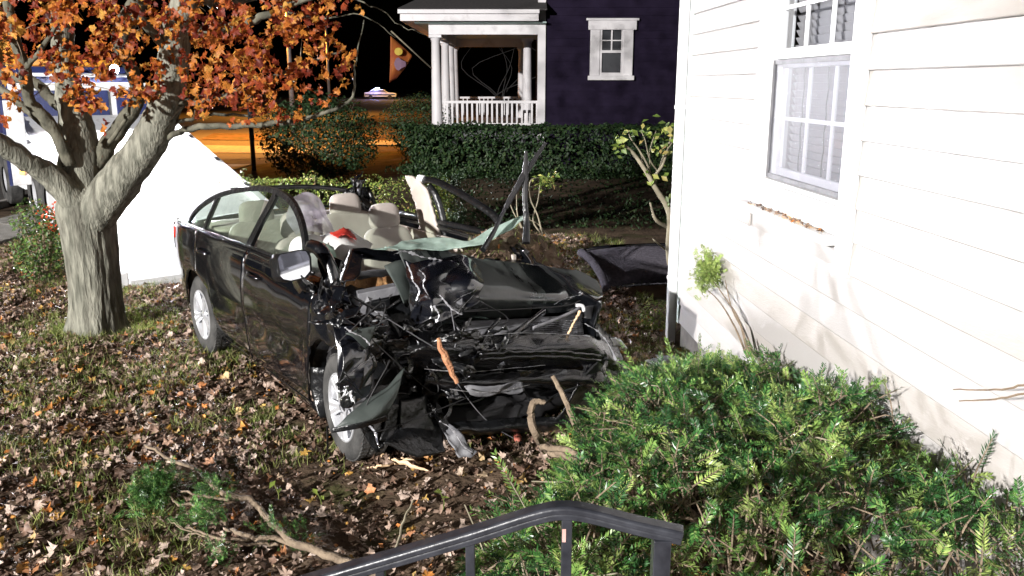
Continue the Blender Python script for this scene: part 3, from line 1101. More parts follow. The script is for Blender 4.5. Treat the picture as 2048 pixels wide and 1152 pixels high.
# crumpled shining leading fold of the hood
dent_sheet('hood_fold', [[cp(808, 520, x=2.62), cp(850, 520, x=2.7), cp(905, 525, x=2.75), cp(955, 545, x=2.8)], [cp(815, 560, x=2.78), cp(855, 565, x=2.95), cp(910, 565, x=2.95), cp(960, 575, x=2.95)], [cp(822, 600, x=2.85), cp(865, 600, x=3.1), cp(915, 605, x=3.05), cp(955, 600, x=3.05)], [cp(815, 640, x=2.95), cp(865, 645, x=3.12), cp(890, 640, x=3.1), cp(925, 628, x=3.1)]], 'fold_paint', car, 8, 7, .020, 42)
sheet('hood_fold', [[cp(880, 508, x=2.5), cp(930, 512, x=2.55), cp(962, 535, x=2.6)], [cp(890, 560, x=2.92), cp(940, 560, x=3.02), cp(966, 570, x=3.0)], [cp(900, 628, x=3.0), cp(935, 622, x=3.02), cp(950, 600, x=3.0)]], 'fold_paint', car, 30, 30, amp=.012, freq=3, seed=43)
sheet('hood_underside', [[cp(768, 532, x=2.5), cp(800, 520, x=2.5), cp(820, 525, x=2.5)], [cp(790, 570, x=2.65), cp(805, 565, x=2.65), cp(822, 570, x=2.65)], [cp(812, 612, x=2.8), cp(816, 614, x=2.8), cp(822, 612, x=2.8)]], 'primer', car, 14, 10, amp=.01, freq=5, seed=44)
sheet('hood_fold', [[cp(704, 498, x=2.2), cp(760, 500, x=2.2), cp(810, 502, x=2.2)], [cp(700, 518, x=2.3), cp(755, 520, x=2.32), cp(808, 530, x=2.4)]], 'black_paint', car, 10, 24, amp=.02, freq=5, seed=45)
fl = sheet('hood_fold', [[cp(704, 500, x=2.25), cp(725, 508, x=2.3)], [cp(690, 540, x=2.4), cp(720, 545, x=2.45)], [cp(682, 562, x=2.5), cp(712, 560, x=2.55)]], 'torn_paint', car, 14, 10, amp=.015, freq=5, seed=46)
sheet('insulation_pad', [[cp(690, 560, x=2.32), cp(740, 556, x=2.3), cp(800, 550, x=2.3)], [cp(690, 585, x=2.35), cp(740, 583, x=2.35), cp(800, 575, x=2.35)]], 'insulation', car, 12, 30, amp=.03, freq=9, seed=47)


def boxpart(name, px, py, x, size, rot, m, bevel=.006):
    c = cp(px, py, x=x)
    M_ = Matrix.Translation(Vector(c)) @ Matrix.Rotation(R(rot[2]), 4, 'Z') @ Matrix.Rotation(R(rot[1]), 4, 'Y') @ Matrix.Rotation(R(rot[0]), 4, 'X')
    h = [q / 2 for q in size]
    return MB().box((-h[0], -h[1], -h[2]), h, M_).build(name, m, car, bevel=bevel)


boxpart('battery_tray', 757, 585, 2.5, (.10, .26, .06), (8, 0, -20), 'grey_plastic')
boxpart('battery', 740, 610, 2.45, (.18, .22, .12), (6, 10, -12), 'black_plastic')
boxpart('fuse_box', 728, 632, 2.62, (.08, .09, .10), (20, 15, 10), 'grey_plastic', .015)
boxpart('engine_block', 900, 690, 2.62, (.34, .50, .36), (4, 12, 6), 'wet_plastic', .03)
boxpart('intake', 900, 655, 2.7, (.16, .34, .10), (-6, 10, 10), 'wet_plastic', .03)
boxpart('gearbox', 800, 735, 2.65, (.3, .24, .25), (8, 20, -15), 'wet_plastic', .03)
boxpart('coolant_tank', 757, 640, 2.7, (.1, .11, .08), (12, 22, 8), 'grey_plastic', .02)
# radiator support and bumper layers
sheet('bumper_beam', [[cp(810, 668, x=2.96), cp(870, 662, x=3.03), cp(960, 672, x=3.08), cp(1080, 668, x=3.16), cp(1180, 672, x=3.2), cp(1232, 700, x=3.12)], [cp(815, 700, x=3.04), cp(870, 700, x=3.12), cp(960, 704, x=3.16), cp(1080, 700, x=3.24), cp(1190, 700, x=3.28), cp(1245, 735, x=3.16)], [cp(830, 738, x=3.0), cp(880, 742, x=3.05), cp(960, 742, x=3.1), cp(1080, 738, x=3.18), cp(1190, 738, x=3.22), cp(1255, 765, x=3.12)]], 'wet_plastic', car, 40, 90, amp=.030, freq=3.2, seed=71, sharp=30, ragged=.003)
sheet('front_bumper', [[cp(850, 742, x=3.06), cp(960, 745, x=3.12), cp(1080, 740, x=3.2), cp(1190, 742, x=3.26), cp(1262, 770, x=3.15)], [cp(850, 762, x=3.1), cp(960, 768, x=3.18), cp(1080, 762, x=3.25), cp(1195, 770, x=3.3), cp(1265, 795, x=3.18)], [cp(850, 790, x=3.0), cp(930, 795, x=3.05), cp(1060, 778, x=3.12), cp(1180, 795, x=3.18), cp(1240, 815, x=3.1)]], 'wet_plastic', car, 34, 90, amp=.026, freq=3.6, seed=72, sharp=30, ragged=.004)
sheet('front_bumper', [[cp(1190, 640, x=3.05), cp(1230, 690, x=3.05)], [cp(1200, 690, x=3.2), cp(1255, 740, x=3.15)], [cp(1160, 760, x=3.28), cp(1262, 790, x=3.18)], [cp(1110, 850, x=3.2), cp(1200, 850, x=3.15)]], 'black_plastic', car, 30, 20, amp=.03, freq=4, seed=73, ragged=.006)
sheet('bumper_strip', [[cp(930, 772, x=3.2), cp(1000, 768, x=3.25), cp(1045, 764, x=3.26)], [cp(940, 790, x=3.2), cp(1000, 790, x=3.25), cp(1050, 778, x=3.26)]], 'grey_plastic', car, 8, 24, amp=.03, freq=9, seed=74)
sheet('lower_lip', [[cp(890, 848, x=3.1), cp(1000, 838, x=3.15), cp(1165, 832, x=3.2)], [cp(905, 864, x=3.16), cp(1000, 858, x=3.2), cp(1165, 845, x=3.24)], [cp(890, 872, x=3.06), cp(1000, 866, x=3.1), cp(1160, 858, x=3.15)]], 'black_plastic', car, 14, 50, amp=.02, freq=5, seed=75)
sheet('under_tray', [[(2.5, y, .30) for y in np.linspace(-.6, .7, 6)], [(3.0, y, .24) for y in np.linspace(-.6, .7, 6)], [(3.05, y, .10) for y in np.linspace(-.5, .7, 6)]], 'dark_trim', car, 16, 40, amp=.07, freq=5, seed=76)
# radiator with fins
rd = sheet('radiator', [[cp(925, 640, x=2.85), cp(1050, 636, x=2.9), cp(1165, 628, x=2.95)], [cp(930, 672, x=2.98), cp(1060, 668, x=3.05), cp(1165, 668, x=3.05)]], 'grey_plastic', car, 10, 40, amp=.02, freq=6, seed=77)
for i in range(9):
    y0 = 640 + i * 3.6
    MB().tube(smoothline([cp(1060, y0 + 4, x=3.08), cp(1110, y0 + 2, x=3.09), cp(1165, y0, x=3.08)], 4), .0035, 5).build('fin', 'crumpled_metal', rd, True)
MB().tube(smoothline([cp(1065, 657, x=3.12), cp(1110, 640, x=3.13), cp(1150, 622, x=3.13), cp(1160, 612, x=3.12)], 5), .020, 10, flat=.6).build('radiator_tube', 'grey_plastic', car, True)
MB().tube(smoothline([cp(998, 640, x=3.06), cp(975, 665, x=3.1), cp(962, 690, x=3.14), cp(945, 722, x=3.16)], 5), .026, 8, flat=.5).build('cross_brace', 'black_paint', car, True)
MB().tube([cp(1085, 625, x=3.06), cp(1020, 675, x=3.14), cp(945, 725, x=3.2)], .040, 8, flat=.5).build('cross_brace', 'wet_plastic', car, True)
MB().tube(smoothline([cp(1152, 610, x=3.13), cp(1165, 612, x=3.14), cp(1168, 622, x=3.14)], 4), .012, 8).build('coolant_cap', 'truck_white', car, True)
sheet('headlamp_shell', [[cp(1165, 612, x=3.1), cp(1186, 612, x=3.05)], [cp(1168, 635, x=3.1), cp(1190, 640, x=3.05)]], 'grey_plastic', car, 8, 8, amp=.02, seed=78)
# hoses, wires
for i, (pts, r, m) in enumerate([([(720, 650), (770, 690), (830, 660), (860, 640)], .014, 'black_plastic'), ([(780, 640), (800, 680), (790, 720), (820, 760)], .017, 'black_plastic'), ([(905, 640), (925, 670), (945, 690), (962, 684)], .006, 'grey_plastic'), ([(850, 655), (845, 690), (865, 720), (850, 760)], .012, 'black_plastic'), ([(740, 600), (735, 640), (755, 680)], .011, 'grey_plastic'), ([(700, 590), (760, 620), (800, 600)], .008, 'black_plastic'), ([(980, 775), (960, 800), (900, 810), (870, 790)], .012, 'wet_plastic'), ([(868, 800), (862, 830), (880, 850)], .045, 'wet_plastic'), ([(1190, 745), (1195, 770), (1192, 790)], .035, 'wet_plastic')]):
    MB().tube(smoothline([cp(x, y, x=2.92 + .03 * k) for k, (x, y) in enumerate(pts)], 6), r, 8).build('hose', m, car, True)
# torn panels through the engine bay
tp = [(705, 625, .12, 'torn_paint'), (745, 655, .10, 'torn_paint'), (790, 655, .09, 'crumpled_metal'), (820, 680, .10, 'wet_plastic'), (860, 670, .07, 'crumpled_metal'), (780, 700, .14, 'wet_plastic'), (840, 720, .12, 'torn_paint'),
      (900, 740, .10, 'wet_plastic'), (930, 660, .08, 'crumpled_metal'), (870, 640, .07, 'crumpled_metal'), (1000, 655, .05, 'crumpled_metal'), (1030, 700, .09, 'wet_plastic'), (1120, 690, .09, 'wet_plastic'), (1200, 670, .1, 'torn_paint'),
      (1210, 715, .08, 'torn_paint'), (860, 775, .09, 'wet_plastic'), (905, 785, .09, 'wet_plastic'), (800, 780, .10, 'black_plastic'), (740, 700, .14, 'torn_paint'), (990, 800, .10, 'soil'), (1080, 810, .13, 'soil'), (1060, 775, .08, 'soil'), (930, 825, .13, 'soil'),
      (680, 640, .12, 'torn_paint'), (660, 600, .12, 'black_paint'), (770, 760, .1, 'black_plastic'), (830, 625, .06, 'crumpled_metal'), (765, 612, .05, 'crumpled_metal')]
for i, (x, y, s, m) in enumerate(tp):
    if 790 < x < 1150 and y < 665:
        continue
    s *= .75
    r_ = np.random.default_rng(200 + i)
    c = cp(x, y, x=2.85 + .2 * r_.random() if m != 'soil' else 2.9)
    a = r_.normal(size=3) * (.3, 1, .6)
    a = a / np.linalg.norm(a) * s
    b = r_.normal(size=3) * (.7, .5, 1)
    b = b / np.linalg.norm(b) * s * .7
    G = [[c + a * u + b * v + r_.normal(size=3) * s * .15 for u in (-1, 0, 1)] for v in (-1, 0, 1)]
    sheet('torn_panel', G, m, car, 16, 16, amp=s * .55, freq=.9 / s, seed=300 + i, thick=.005, sharp=22, ragged=s * .05)
# broken plastic on the bumper face
for i in range(30):
    r_ = np.random.default_rng(900 + i)
    x, y = r_.uniform(820, 1240), r_.uniform(650, 800)
    if (x - 820) * .1 + 640 > y:
        continue
    c = cp(x, y, x=3.14 + (x - 820) / 420 * .12 + .05 * r_.random())
    s_ = r_.uniform(.02, .06)
    a = np.array((r_.normal() * .4, 1, r_.normal() * .35)) * s_ * r_.uniform(1, 2.4)
    b = np.array((r_.normal() * .5, r_.normal() * .3, 1)) * s_ * .5
    G = [[c + a * u + b * v + r_.normal(size=3) * s_ * .2 for u in (-1, 0, 1)] for v in (-1, 1)]
    sheet('torn_panel', G, ('wet_plastic', 'black_plastic', 'torn_paint', 'wet_plastic', 'torn_paint')[i % 5], car, 6, 10, amp=s_ * .5, freq=1 / s_, seed=950 + i, thick=.004, sharp=22)
# small bright shards, added to give the wreck more glints
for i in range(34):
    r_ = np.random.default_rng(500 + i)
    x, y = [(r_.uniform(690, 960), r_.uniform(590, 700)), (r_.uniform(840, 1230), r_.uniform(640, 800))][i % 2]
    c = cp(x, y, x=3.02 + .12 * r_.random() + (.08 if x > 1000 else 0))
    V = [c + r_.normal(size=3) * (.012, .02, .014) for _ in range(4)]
    mesh('glint_shard', V, [[0, 1, 2], [0, 2, 3], [0, 3, 1], [1, 3, 2]], ('chrome', 'crumpled_metal', 'grey_plastic')[i % 3], car)
# scrapes and white glints along the folds, put in as pale tubes
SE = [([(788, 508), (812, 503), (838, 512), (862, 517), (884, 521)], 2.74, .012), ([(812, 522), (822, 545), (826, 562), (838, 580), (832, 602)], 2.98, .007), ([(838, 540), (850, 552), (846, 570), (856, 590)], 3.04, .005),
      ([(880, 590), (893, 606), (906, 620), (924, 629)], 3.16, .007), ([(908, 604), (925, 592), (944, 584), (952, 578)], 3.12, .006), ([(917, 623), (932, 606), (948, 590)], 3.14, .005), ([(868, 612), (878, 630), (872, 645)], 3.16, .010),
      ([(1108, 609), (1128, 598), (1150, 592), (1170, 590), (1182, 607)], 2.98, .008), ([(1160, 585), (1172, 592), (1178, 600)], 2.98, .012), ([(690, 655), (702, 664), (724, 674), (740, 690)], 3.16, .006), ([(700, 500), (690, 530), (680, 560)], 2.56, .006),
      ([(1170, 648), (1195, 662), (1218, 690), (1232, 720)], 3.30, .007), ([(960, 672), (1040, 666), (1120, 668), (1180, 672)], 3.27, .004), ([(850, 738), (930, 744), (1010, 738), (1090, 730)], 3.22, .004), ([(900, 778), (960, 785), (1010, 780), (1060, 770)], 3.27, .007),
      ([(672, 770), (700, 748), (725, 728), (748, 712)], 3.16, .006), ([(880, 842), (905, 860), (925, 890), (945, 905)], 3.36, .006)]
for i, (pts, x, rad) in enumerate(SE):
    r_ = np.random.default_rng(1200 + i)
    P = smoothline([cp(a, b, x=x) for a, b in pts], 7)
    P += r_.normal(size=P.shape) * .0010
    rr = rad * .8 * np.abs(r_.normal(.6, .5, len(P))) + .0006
    MB().tube(P, rr, 5, flat=.35).build('glint_edge', 'glint_metal', car, True, 40)
for i in range(9):
    r_ = np.random.default_rng(1300 + i)
    x, y = r_.uniform(690, 1000), r_.uniform(600, 780)
    P = smoothline([cp(x, y, x=3.0 + .1 * r_.random())] + [cp(x + r_.normal() * 30 * k, y + r_.normal() * 25 * k + 12 * k, x=3.08 + .12 * r_.random()) for k in (1, 2, 3)], 6)
    MB().tube(P, .0035, 5).build('wire', ('dark_trim', 'black_plastic', 'dark_trim', 'grey_plastic')[i % 4], car, True)
for y0 in (712, 722):
    P = smoothline([cp(960, y0 - 4, x=3.28), cp(1050, y0 - 8, x=3.31), cp(1130, y0 - 8, x=3.33), cp(1200, y0, x=3.32)], 8)
    MB().tube(P + np.random.default_rng(y0).normal(size=P.shape) * .003, .009, 6).build('grille_bar', 'wet_plastic', car, True)
c_ = Vector(cp(880, 812, x=3.1))
MB().lathe([(.075, 0), (.085, .01), (.08, .03), (.06, .02), (.055, -.05), (0, -.06)], Matrix.Translation(c_) @ Matrix.Rotation(R(-70), 4, 'Z') @ Matrix.Rotation(R(10), 4, 'X'), 24).build('fog_lamp_ring', 'wet_plastic', car, True, 40)
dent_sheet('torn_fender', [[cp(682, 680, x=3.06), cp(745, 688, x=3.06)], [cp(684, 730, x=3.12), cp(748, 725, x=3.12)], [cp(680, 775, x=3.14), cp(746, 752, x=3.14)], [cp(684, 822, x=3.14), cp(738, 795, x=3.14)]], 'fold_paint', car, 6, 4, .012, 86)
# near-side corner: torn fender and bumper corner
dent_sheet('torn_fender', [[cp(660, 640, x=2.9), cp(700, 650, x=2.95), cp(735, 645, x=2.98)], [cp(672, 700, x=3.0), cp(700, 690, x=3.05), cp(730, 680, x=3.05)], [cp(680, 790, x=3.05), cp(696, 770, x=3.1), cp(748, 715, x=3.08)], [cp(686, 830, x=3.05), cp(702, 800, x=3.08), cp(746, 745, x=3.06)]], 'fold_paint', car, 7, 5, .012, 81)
sheet('torn_fender', [[cp(690, 668, x=3.1), cp(720, 658, x=3.1), cp(752, 652, x=3.1)], [cp(705, 675, x=3.12), cp(725, 672, x=3.12), cp(745, 672, x=3.12)], [cp(728, 695, x=3.12), cp(732, 697, x=3.12), cp(738, 690, x=3.12)]], 'primer', car, 12, 12, amp=.01, freq=6, seed=82)
cp_ = sheet('bumper_corner', [[cp(738, 792, x=3.06), cp(775, 775, x=3.12), cp(812, 736, x=3.1)], [cp(715, 815, x=3.15), cp(770, 800, x=3.22), cp(800, 775, x=3.18)], [cp(690, 838, x=3.2), cp(745, 830, x=3.26), cp(782, 815, x=3.24)], [cp(664, 858, x=3.18), cp(720, 848, x=3.26), cp(772, 832, x=3.22)]], 'primer', car, 24, 30, amp=.014, freq=5, seed=83, thick=.012)
cp_['label'] = 'torn dark green bumper corner plate'
sheet('bumper_corner', [[cp(664, 856, x=3.2), cp(720, 846, x=3.28), cp(774, 830, x=3.24)], [cp(663, 866, x=3.2), cp(720, 856, x=3.27), cp(776, 840, x=3.23)]], 'black_plastic', car, 6, 24, amp=.004)
sheet('headlamp_bracket', [[cp(672, 768, x=3.08), cp(700, 745, x=3.1), cp(745, 712, x=3.08)], [cp(678, 776, x=3.1), cp(706, 756, x=3.12), cp(748, 718, x=3.1)]], 'torn_paint', car, 10, 30, amp=.035, freq=8, seed=84)
sheet('headlamp_shell', [[cp(675, 775, x=3.0), cp(705, 765, x=3.02), cp(745, 740, x=3.02)], [cp(690, 805, x=3.05), cp(720, 790, x=3.05), cp(750, 775, x=3.05)], [cp(690, 835, x=3.05), cp(700, 820, x=3.08), cp(745, 795, x=3.05)]], 'grey_plastic', car, 16, 20, amp=.03, freq=6, seed=85)
for i in range(6):
    r_ = np.random.default_rng(600 + i)
    c = cp(683 + 5 * i, 785 + 4 * (i % 3), x=3.12)
    G = [[c + (0, .02 * u, .03 * v) + r_.normal(size=3) * .012 for u in (-1, 0, 1)] for v in (-1, 0, 1)]
    sheet('lamp_reflector', G, 'chrome' if i % 2 else 'truck_white', car, 8, 8, amp=.02, freq=12, seed=610 + i, thick=.003)
for k, (pts, m) in enumerate([([[(718, 850), (745, 848)], [(738, 880), (752, 878)], [(752, 904), (760, 904)]], 'black_plastic'), ([[(742, 840), (775, 835)], [(752, 870), (770, 872)], [(758, 900), (768, 896)]], 'wet_plastic'), ([[(775, 810), (815, 800)], [(770, 850), (812, 850)], [(762, 885), (790, 880)]], 'black_plastic'),
                              ([[(800, 800), (850, 790)], [(800, 835), (860, 830)], [(800, 865), (870, 862)]], 'black_plastic'), ([[(730, 848), (737, 848)], [(746, 868), (752, 868)], [(757, 890), (760, 890)]], 'chrome')]):
    sheet('bumper_corner', [[cp(x, y, x=3.10 + .04 * j + .015 * (k == 4)) for x, y in row] for j, row in enumerate(pts)], m, car, 16, 10, amp=.02, freq=6, seed=90 + k)
sheet('splash_shield', [[cp(800, 852, x=3.12), cp(840, 848, x=3.12), cp(880, 850, x=3.1)], [cp(785, 872, x=3.22), cp(835, 874, x=3.24), cp(885, 880, x=3.2)], [cp(766, 886, x=3.3), cp(830, 912, x=3.34), cp(888, 904, x=3.3)]], 'black_plastic', car, 18, 24, amp=.014, freq=5, seed=95, thick=.008)
sheet('splash_shield', [[cp(855, 800, x=3.0), cp(880, 815, x=3.05)], [cp(880, 850, x=3.12), cp(905, 850, x=3.14)], [cp(905, 885, x=3.22), cp(935, 875, x=3.24)], [cp(925, 910, x=3.3), cp(955, 905, x=3.3)]], 'grey_plastic', car, 30, 12, amp=.05, freq=9, seed=96, thick=.008)
boxpart('antenna_rod', 655, 880, 3.2, (.008, .008, .16), (0, 4, 0), 'black_plastic', 0)

# windscreen, airbags, glass film
ws = sheet('windscreen', [[cp(770, 497, x=2.12), cp(840, 499, x=2.14), cp(905, 499, x=2.18), cp(945, 492, x=2.28), cp(995, 474, x=2.32), cp(1052, 437, x=2.30)], [cp(805, 484, x=2.0), cp(850, 477, x=1.95), cp(900, 476, x=2.06), cp(938, 480, x=2.18), cp(985, 456, x=2.24), cp(1045, 431, x=2.26)]], 'shattered', car, 20, 70, amp=.018, freq=7, seed=101, thick=.008)
sheet('windscreen', [[cp(640, 482, x=2.0), cp(690, 500, x=2.05), cp(775, 498, x=2.1)], [cp(655, 505, x=2.15), cp(690, 525, x=2.2), cp(760, 503, x=2.15)]], 'shattered', car, 12, 30, amp=.02, freq=8, seed=102)
ab = sheet('airbag', [[cp(640, 470, x=1.75), cp(680, 458, x=1.75), cp(712, 468, x=1.75), cp(745, 490, x=1.8)], [cp(636, 490, x=1.95), cp(680, 478, x=2.0), cp(710, 486, x=2.0), cp(735, 500, x=2.05)], [cp(655, 520, x=2.1), cp(685, 515, x=2.2), cp(705, 512, x=2.2), cp(725, 508, x=2.2)], [cp(668, 545, x=2.2), cp(682, 550, x=2.28), cp(690, 540, x=2.28), cp(705, 515, x=2.22)]], 'airbag', car, 30, 30, amp=.03, freq=4, seed=103, thick=.006)
sheet('airbag_stain', [[cp(660, 466, x=1.90), cp(690, 459, x=1.90), cp(708, 468, x=1.92)], [cp(676, 477, x=2.02), cp(690, 470, x=2.03), cp(714, 480, x=2.03)]], 'red_stain', ab, 12, 20, amp=.012, freq=6, seed=104, thick=.004, ragged=.003)
sheet('airbag_film', [[cp(575, 395, x=1.25), cp(620, 388, x=1.25), cp(650, 415, x=1.25), cp(665, 455, x=1.25)], [cp(575, 430, x=1.4), cp(612, 420, x=1.4), cp(640, 440, x=1.4), cp(668, 468, x=1.4)], [cp(590, 470, x=1.5), cp(610, 462, x=1.5), cp(640, 468, x=1.5), cp(670, 478, x=1.5)]], 'clear_film', car, 24, 24, amp=.035, freq=6, seed=105, thick=0)
rounded('airbag', tuple(cp(618, 508, x=1.85)), (.20, .26, .26), 0, 'airbag', car, 2.6)
# wipers
for pts, r in (([(966, 500), (985, 468), (1013, 412)], .014), ([(1052, 486), (1053, 450), (1050, 400)], .016)):
    MB().tube([cp(x, y, x=2.42 - .06 * i) for i, (x, y) in enumerate(pts)], [r * 1.8, r * 1.5, r * 1.1], 8, flat=.8).build('wiper_arm', 'black_plastic', car)
for pts in ([(1011, 416), (1045, 355), (1091, 286)], [(1050, 410), (1050, 350), (1052, 302)]):
    MB().tube([cp(x, y, x=2.31 - .05 * i) for i, (x, y) in enumerate(pts)], [.018, .025, .012], 8, flat=.7).build('wiper_blade', 'dark_trim', car)


def carw(p):
    return np.array(CMX @ Vector(p))


# soil and torn shrub lying on the cowl
sc_ = thing('soil_clump', 'clump of brown soil and roots lying on the crushed hood', 'soil', tuple(carw(cp(1030, 500, x=2.1))))


def rel(p, o):
    return np.array(p) - np.array(o.location)


G = [[rel(carw(cp(925 + 50 * j, 512 + 5 * j, x=2.25)), sc_) for j in range(5)], [rel(carw(cp(925 + 50 * j, [494, 478, 468, 476, 512][j], x=2.1)), sc_) for j in range(5)], [rel(carw(cp(925 + 45 * j, [492, 472, 455, 468, 505][j], x=1.8)), sc_) for j in range(5)], [rel(carw(cp(925 + 45 * j, 515, x=1.7)), sc_) for j in range(5)]]
V = resample(G, 30, 50).reshape(-1, 3)
V += np.array([[mn.noise(Vector(v * 14)) * .02, mn.noise(Vector(v * 14 + 7)) * .02, mn.noise(Vector(v * 18 + 3)) * .035] for v in V])
mesh('soil', V, gridF(30, 50), 'soil', sc_, True)
pick = rng.integers(0, len(V), 160)
stuff(leaf_mass('leaf_litter', V[pick] + (0, 0, .015), rng.uniform(.03, .06, 160), rotmats(160, (0, 0, 1), .6, rng), 'fallen_leaf', sc_))
pick = rng.integers(0, len(V), 260)
D = rng.normal(size=(260, 3)) + (0, 0, 1.2)
D /= np.linalg.norm(D, axis=1)[:, None]
stuff(blade_mass('moss', V[pick], D, rng.uniform(.004, .007, 260), rng.uniform(.03, .08, 260), 'grass', sc_))
ts = thing('torn_shrub', 'thin bare shrub twigs with a few green leaves standing on the wrecked hood', 'shrub', tuple(carw(cp(1050, 470, x=2.0))))
for pts in ([(1085, 470), (1075, 430), (1060, 395), (1062, 360), (1090, 355)], [(1052, 480), (1040, 450), (1025, 420), (1016, 395)], [(1080, 465), (1066, 440), (1076, 400), (1080, 368)], [(1050, 470), (1035, 430), (1033, 385)], [(1060, 440), (1048, 405), (1050, 370)], [(1100, 480), (1078, 450), (1060, 440)]):
    P = smoothline([rel(carw(cp(x, y, x=2.0 - .03 * i)), ts) for i, (x, y) in enumerate(pts)], 4)
    MB().tube(P, np.linspace(.007, .003, len(P)), 5).build('twig', 'grey_twig', ts, True)
c = rel(carw(cp(1092, 362, x=1.9)), ts)
stuff(oval_mass('foliage', c + rng.normal(size=(90, 3)) * (.05, .05, .035), rng.uniform(.03, .06, 90), rotmats(90, (0, -.3, 1), .7, rng), 'shrub_green', ts))

# ================================================================== things lying about the car
rp = thing('roof_panel', 'cut off car roof lying upside down showing its grey lining', 'car roof', tuple(gr(1270, 575)))


def Pg(px, py, z):
    return np.array(gr(px, py, z)) - np.array(rp.location)


G = [[Pg(1210, 578, .03), Pg(1270, 566, .03), Pg(1350, 562, .03), Pg(1420, 560, .03)], [Pg(1200, 545, .12), Pg(1270, 540, .17), Pg(1350, 540, .17), Pg(1420, 540, .17)], [Pg(1180, 515, .22), Pg(1260, 505, .26), Pg(1350, 502, .26), Pg(1420, 502, .26)], [Pg(1165, 505, .2), Pg(1250, 494, .28), Pg(1350, 490, .28), Pg(1420, 490, .28)]]
sheet('lining', G, 'headliner', rp, 24, 30, amp=.006, freq=3, seed=111, thick=.02)
MB().tube(smoothline([Pg(1160, 503, .22), Pg(1180, 518, .22), Pg(1200, 545, .16), Pg(1212, 578, .06)], 6), .05, 8, flat=.5).build('roof_frame', 'headliner', rp, True)
MB().tube(smoothline([Pg(1205, 582, .015), Pg(1270, 570, .015), Pg(1350, 566, .015), Pg(1420, 562, .015)], 4), .018, 6).build('roof_edge', 'crumpled_metal', rp, True)
MB().tube(smoothline([Pg(1155, 503, .2), Pg(1210, 494, .27), Pg(1290, 490, .3), Pg(1400, 488, .3)], 6), .022, 6).build('roof_edge', 'black_paint', rp, True)


def stick(name, pts, r, m, label, cat, wob=.004, n=7, tip=None, group=None):
    P = smoothline(pts, 6)
    base = P[0].copy()
    P = P - base
    P[1:-1] += rng.normal(size=P[1:-1].shape) * wob
    rr = np.interp(np.linspace(0, 1, len(P)), np.linspace(0, 1, len(r)), r)
    o = MB().tube(P, rr, n).build(name, m, None, True, 50)
    o.location = base
    return tag(o, label, cat, group)


stick('wood_splinter', [carw(cp(876, 676, x=3.26)), carw(cp(890, 715, x=3.28)), carw(cp(914, 766, x=3.3))], [.010, .022, .012], 'red_wood', 'reddish wooden splinter stuck upright in the crushed car front', 'splinter', .003)
stick('yellow_root', [carw(cp(1160, 622, x=3.2)), carw(cp(1148, 645, x=3.2)), carw(cp(1136, 668, x=3.2))], [.010, .007, .008], 'fresh_wood', 'pale yellow root end caught in the radiator', 'root', .003)
stick('snapped_branch', [gr(1095, 900, .15), at(1072, 870, 4.15), at(1062, 830, 4.2), at(1068, 803, 4.2), at(1090, 806, 4.2)], [.024, .022, .02, .017, .012], 'twig_bark', 'thick bent broken stem hooked over in front of the car bumper', 'stem', .002)
stick('snapped_branch', [at(1150, 850, 4.0), at(1128, 795, 4.1), at(1105, 752, 4.15)], [.016, .014, .012], 'twig_bark', 'straight snapped stem pointing up beside the yew', 'stem', .002)
for i, (a, b, l_) in enumerate([((770, 912), (862, 944), 'longest pale splintered stick below the splash shield'), ((800, 918), (845, 925), 'short pale wood chip beside the long splintered stick'), ((768, 890), (764, 925), 'pale stake standing under the black splash shield'), ((735, 935), (800, 928), 'thin pale twig left of the splintered sticks')]):
    stick('wood_splinter', [gr(*a, .03), gr((a[0] + b[0]) / 2, (a[1] + b[1]) / 2, .05), gr(*b, .02)], [.006, .016 if i < 2 else .008, .004], 'fresh_wood', l_, 'splinter', .004, 5)
rf = thing('red_reflector', 'oval red reflector lying on the soil in front of the bumper', 'reflector', tuple(gr(1035, 880, .02)))
rounded('lens', (0, 0, .015), (.05, .11, .035), R(20), 'brick_red', rf, 2.6)
rounded('backing', (.01, 0, .005), (.06, .125, .02), R(20), 'black_plastic', rf, 3)
bg = thing('plastic_bag', 'crumpled clear plastic bag at the foot of the downspout', 'bag', tuple(gr(1325, 725)))
a = np.array(bg.location)
G = [[gr(1285 + 22 * j, 740, 0) - a for j in range(4)], [gr(1295 + 22 * j, 730, .1) - a for j in range(4)], [gr(1310 + 15 * j, 718, .14) - a for j in range(4)], [gr(1318 + 12 * j, 712, .04) - a for j in range(4)]]
sheet('film', G, 'bag', bg, 22, 22, amp=.08, freq=8, seed=120, thick=0, sharp=20)

# ================================================================== HANDRAIL
hr = thing('handrail', 'black painted iron handrail with chipped paint in the foreground', 'handrail', tuple(at(1130, 1152, 1.62)))
hb = np.array(hr.location)
HP = [at(-160, 1395, 1.72) - hb, at(200, 1285, 1.69) - hb, at(560, 1176, 1.66) - hb, at(760, 1117, 1.65) - hb, at(940, 1064, 1.64) - hb, at(1060, 1026, 1.63) - hb, at(1120, 1014, 1.625) - hb, at(1180, 1020, 1.62) - hb, at(1280, 1045, 1.60) - hb, at(1366, 1064, 1.585) - hb]
HP = smoothline(HP, 4)


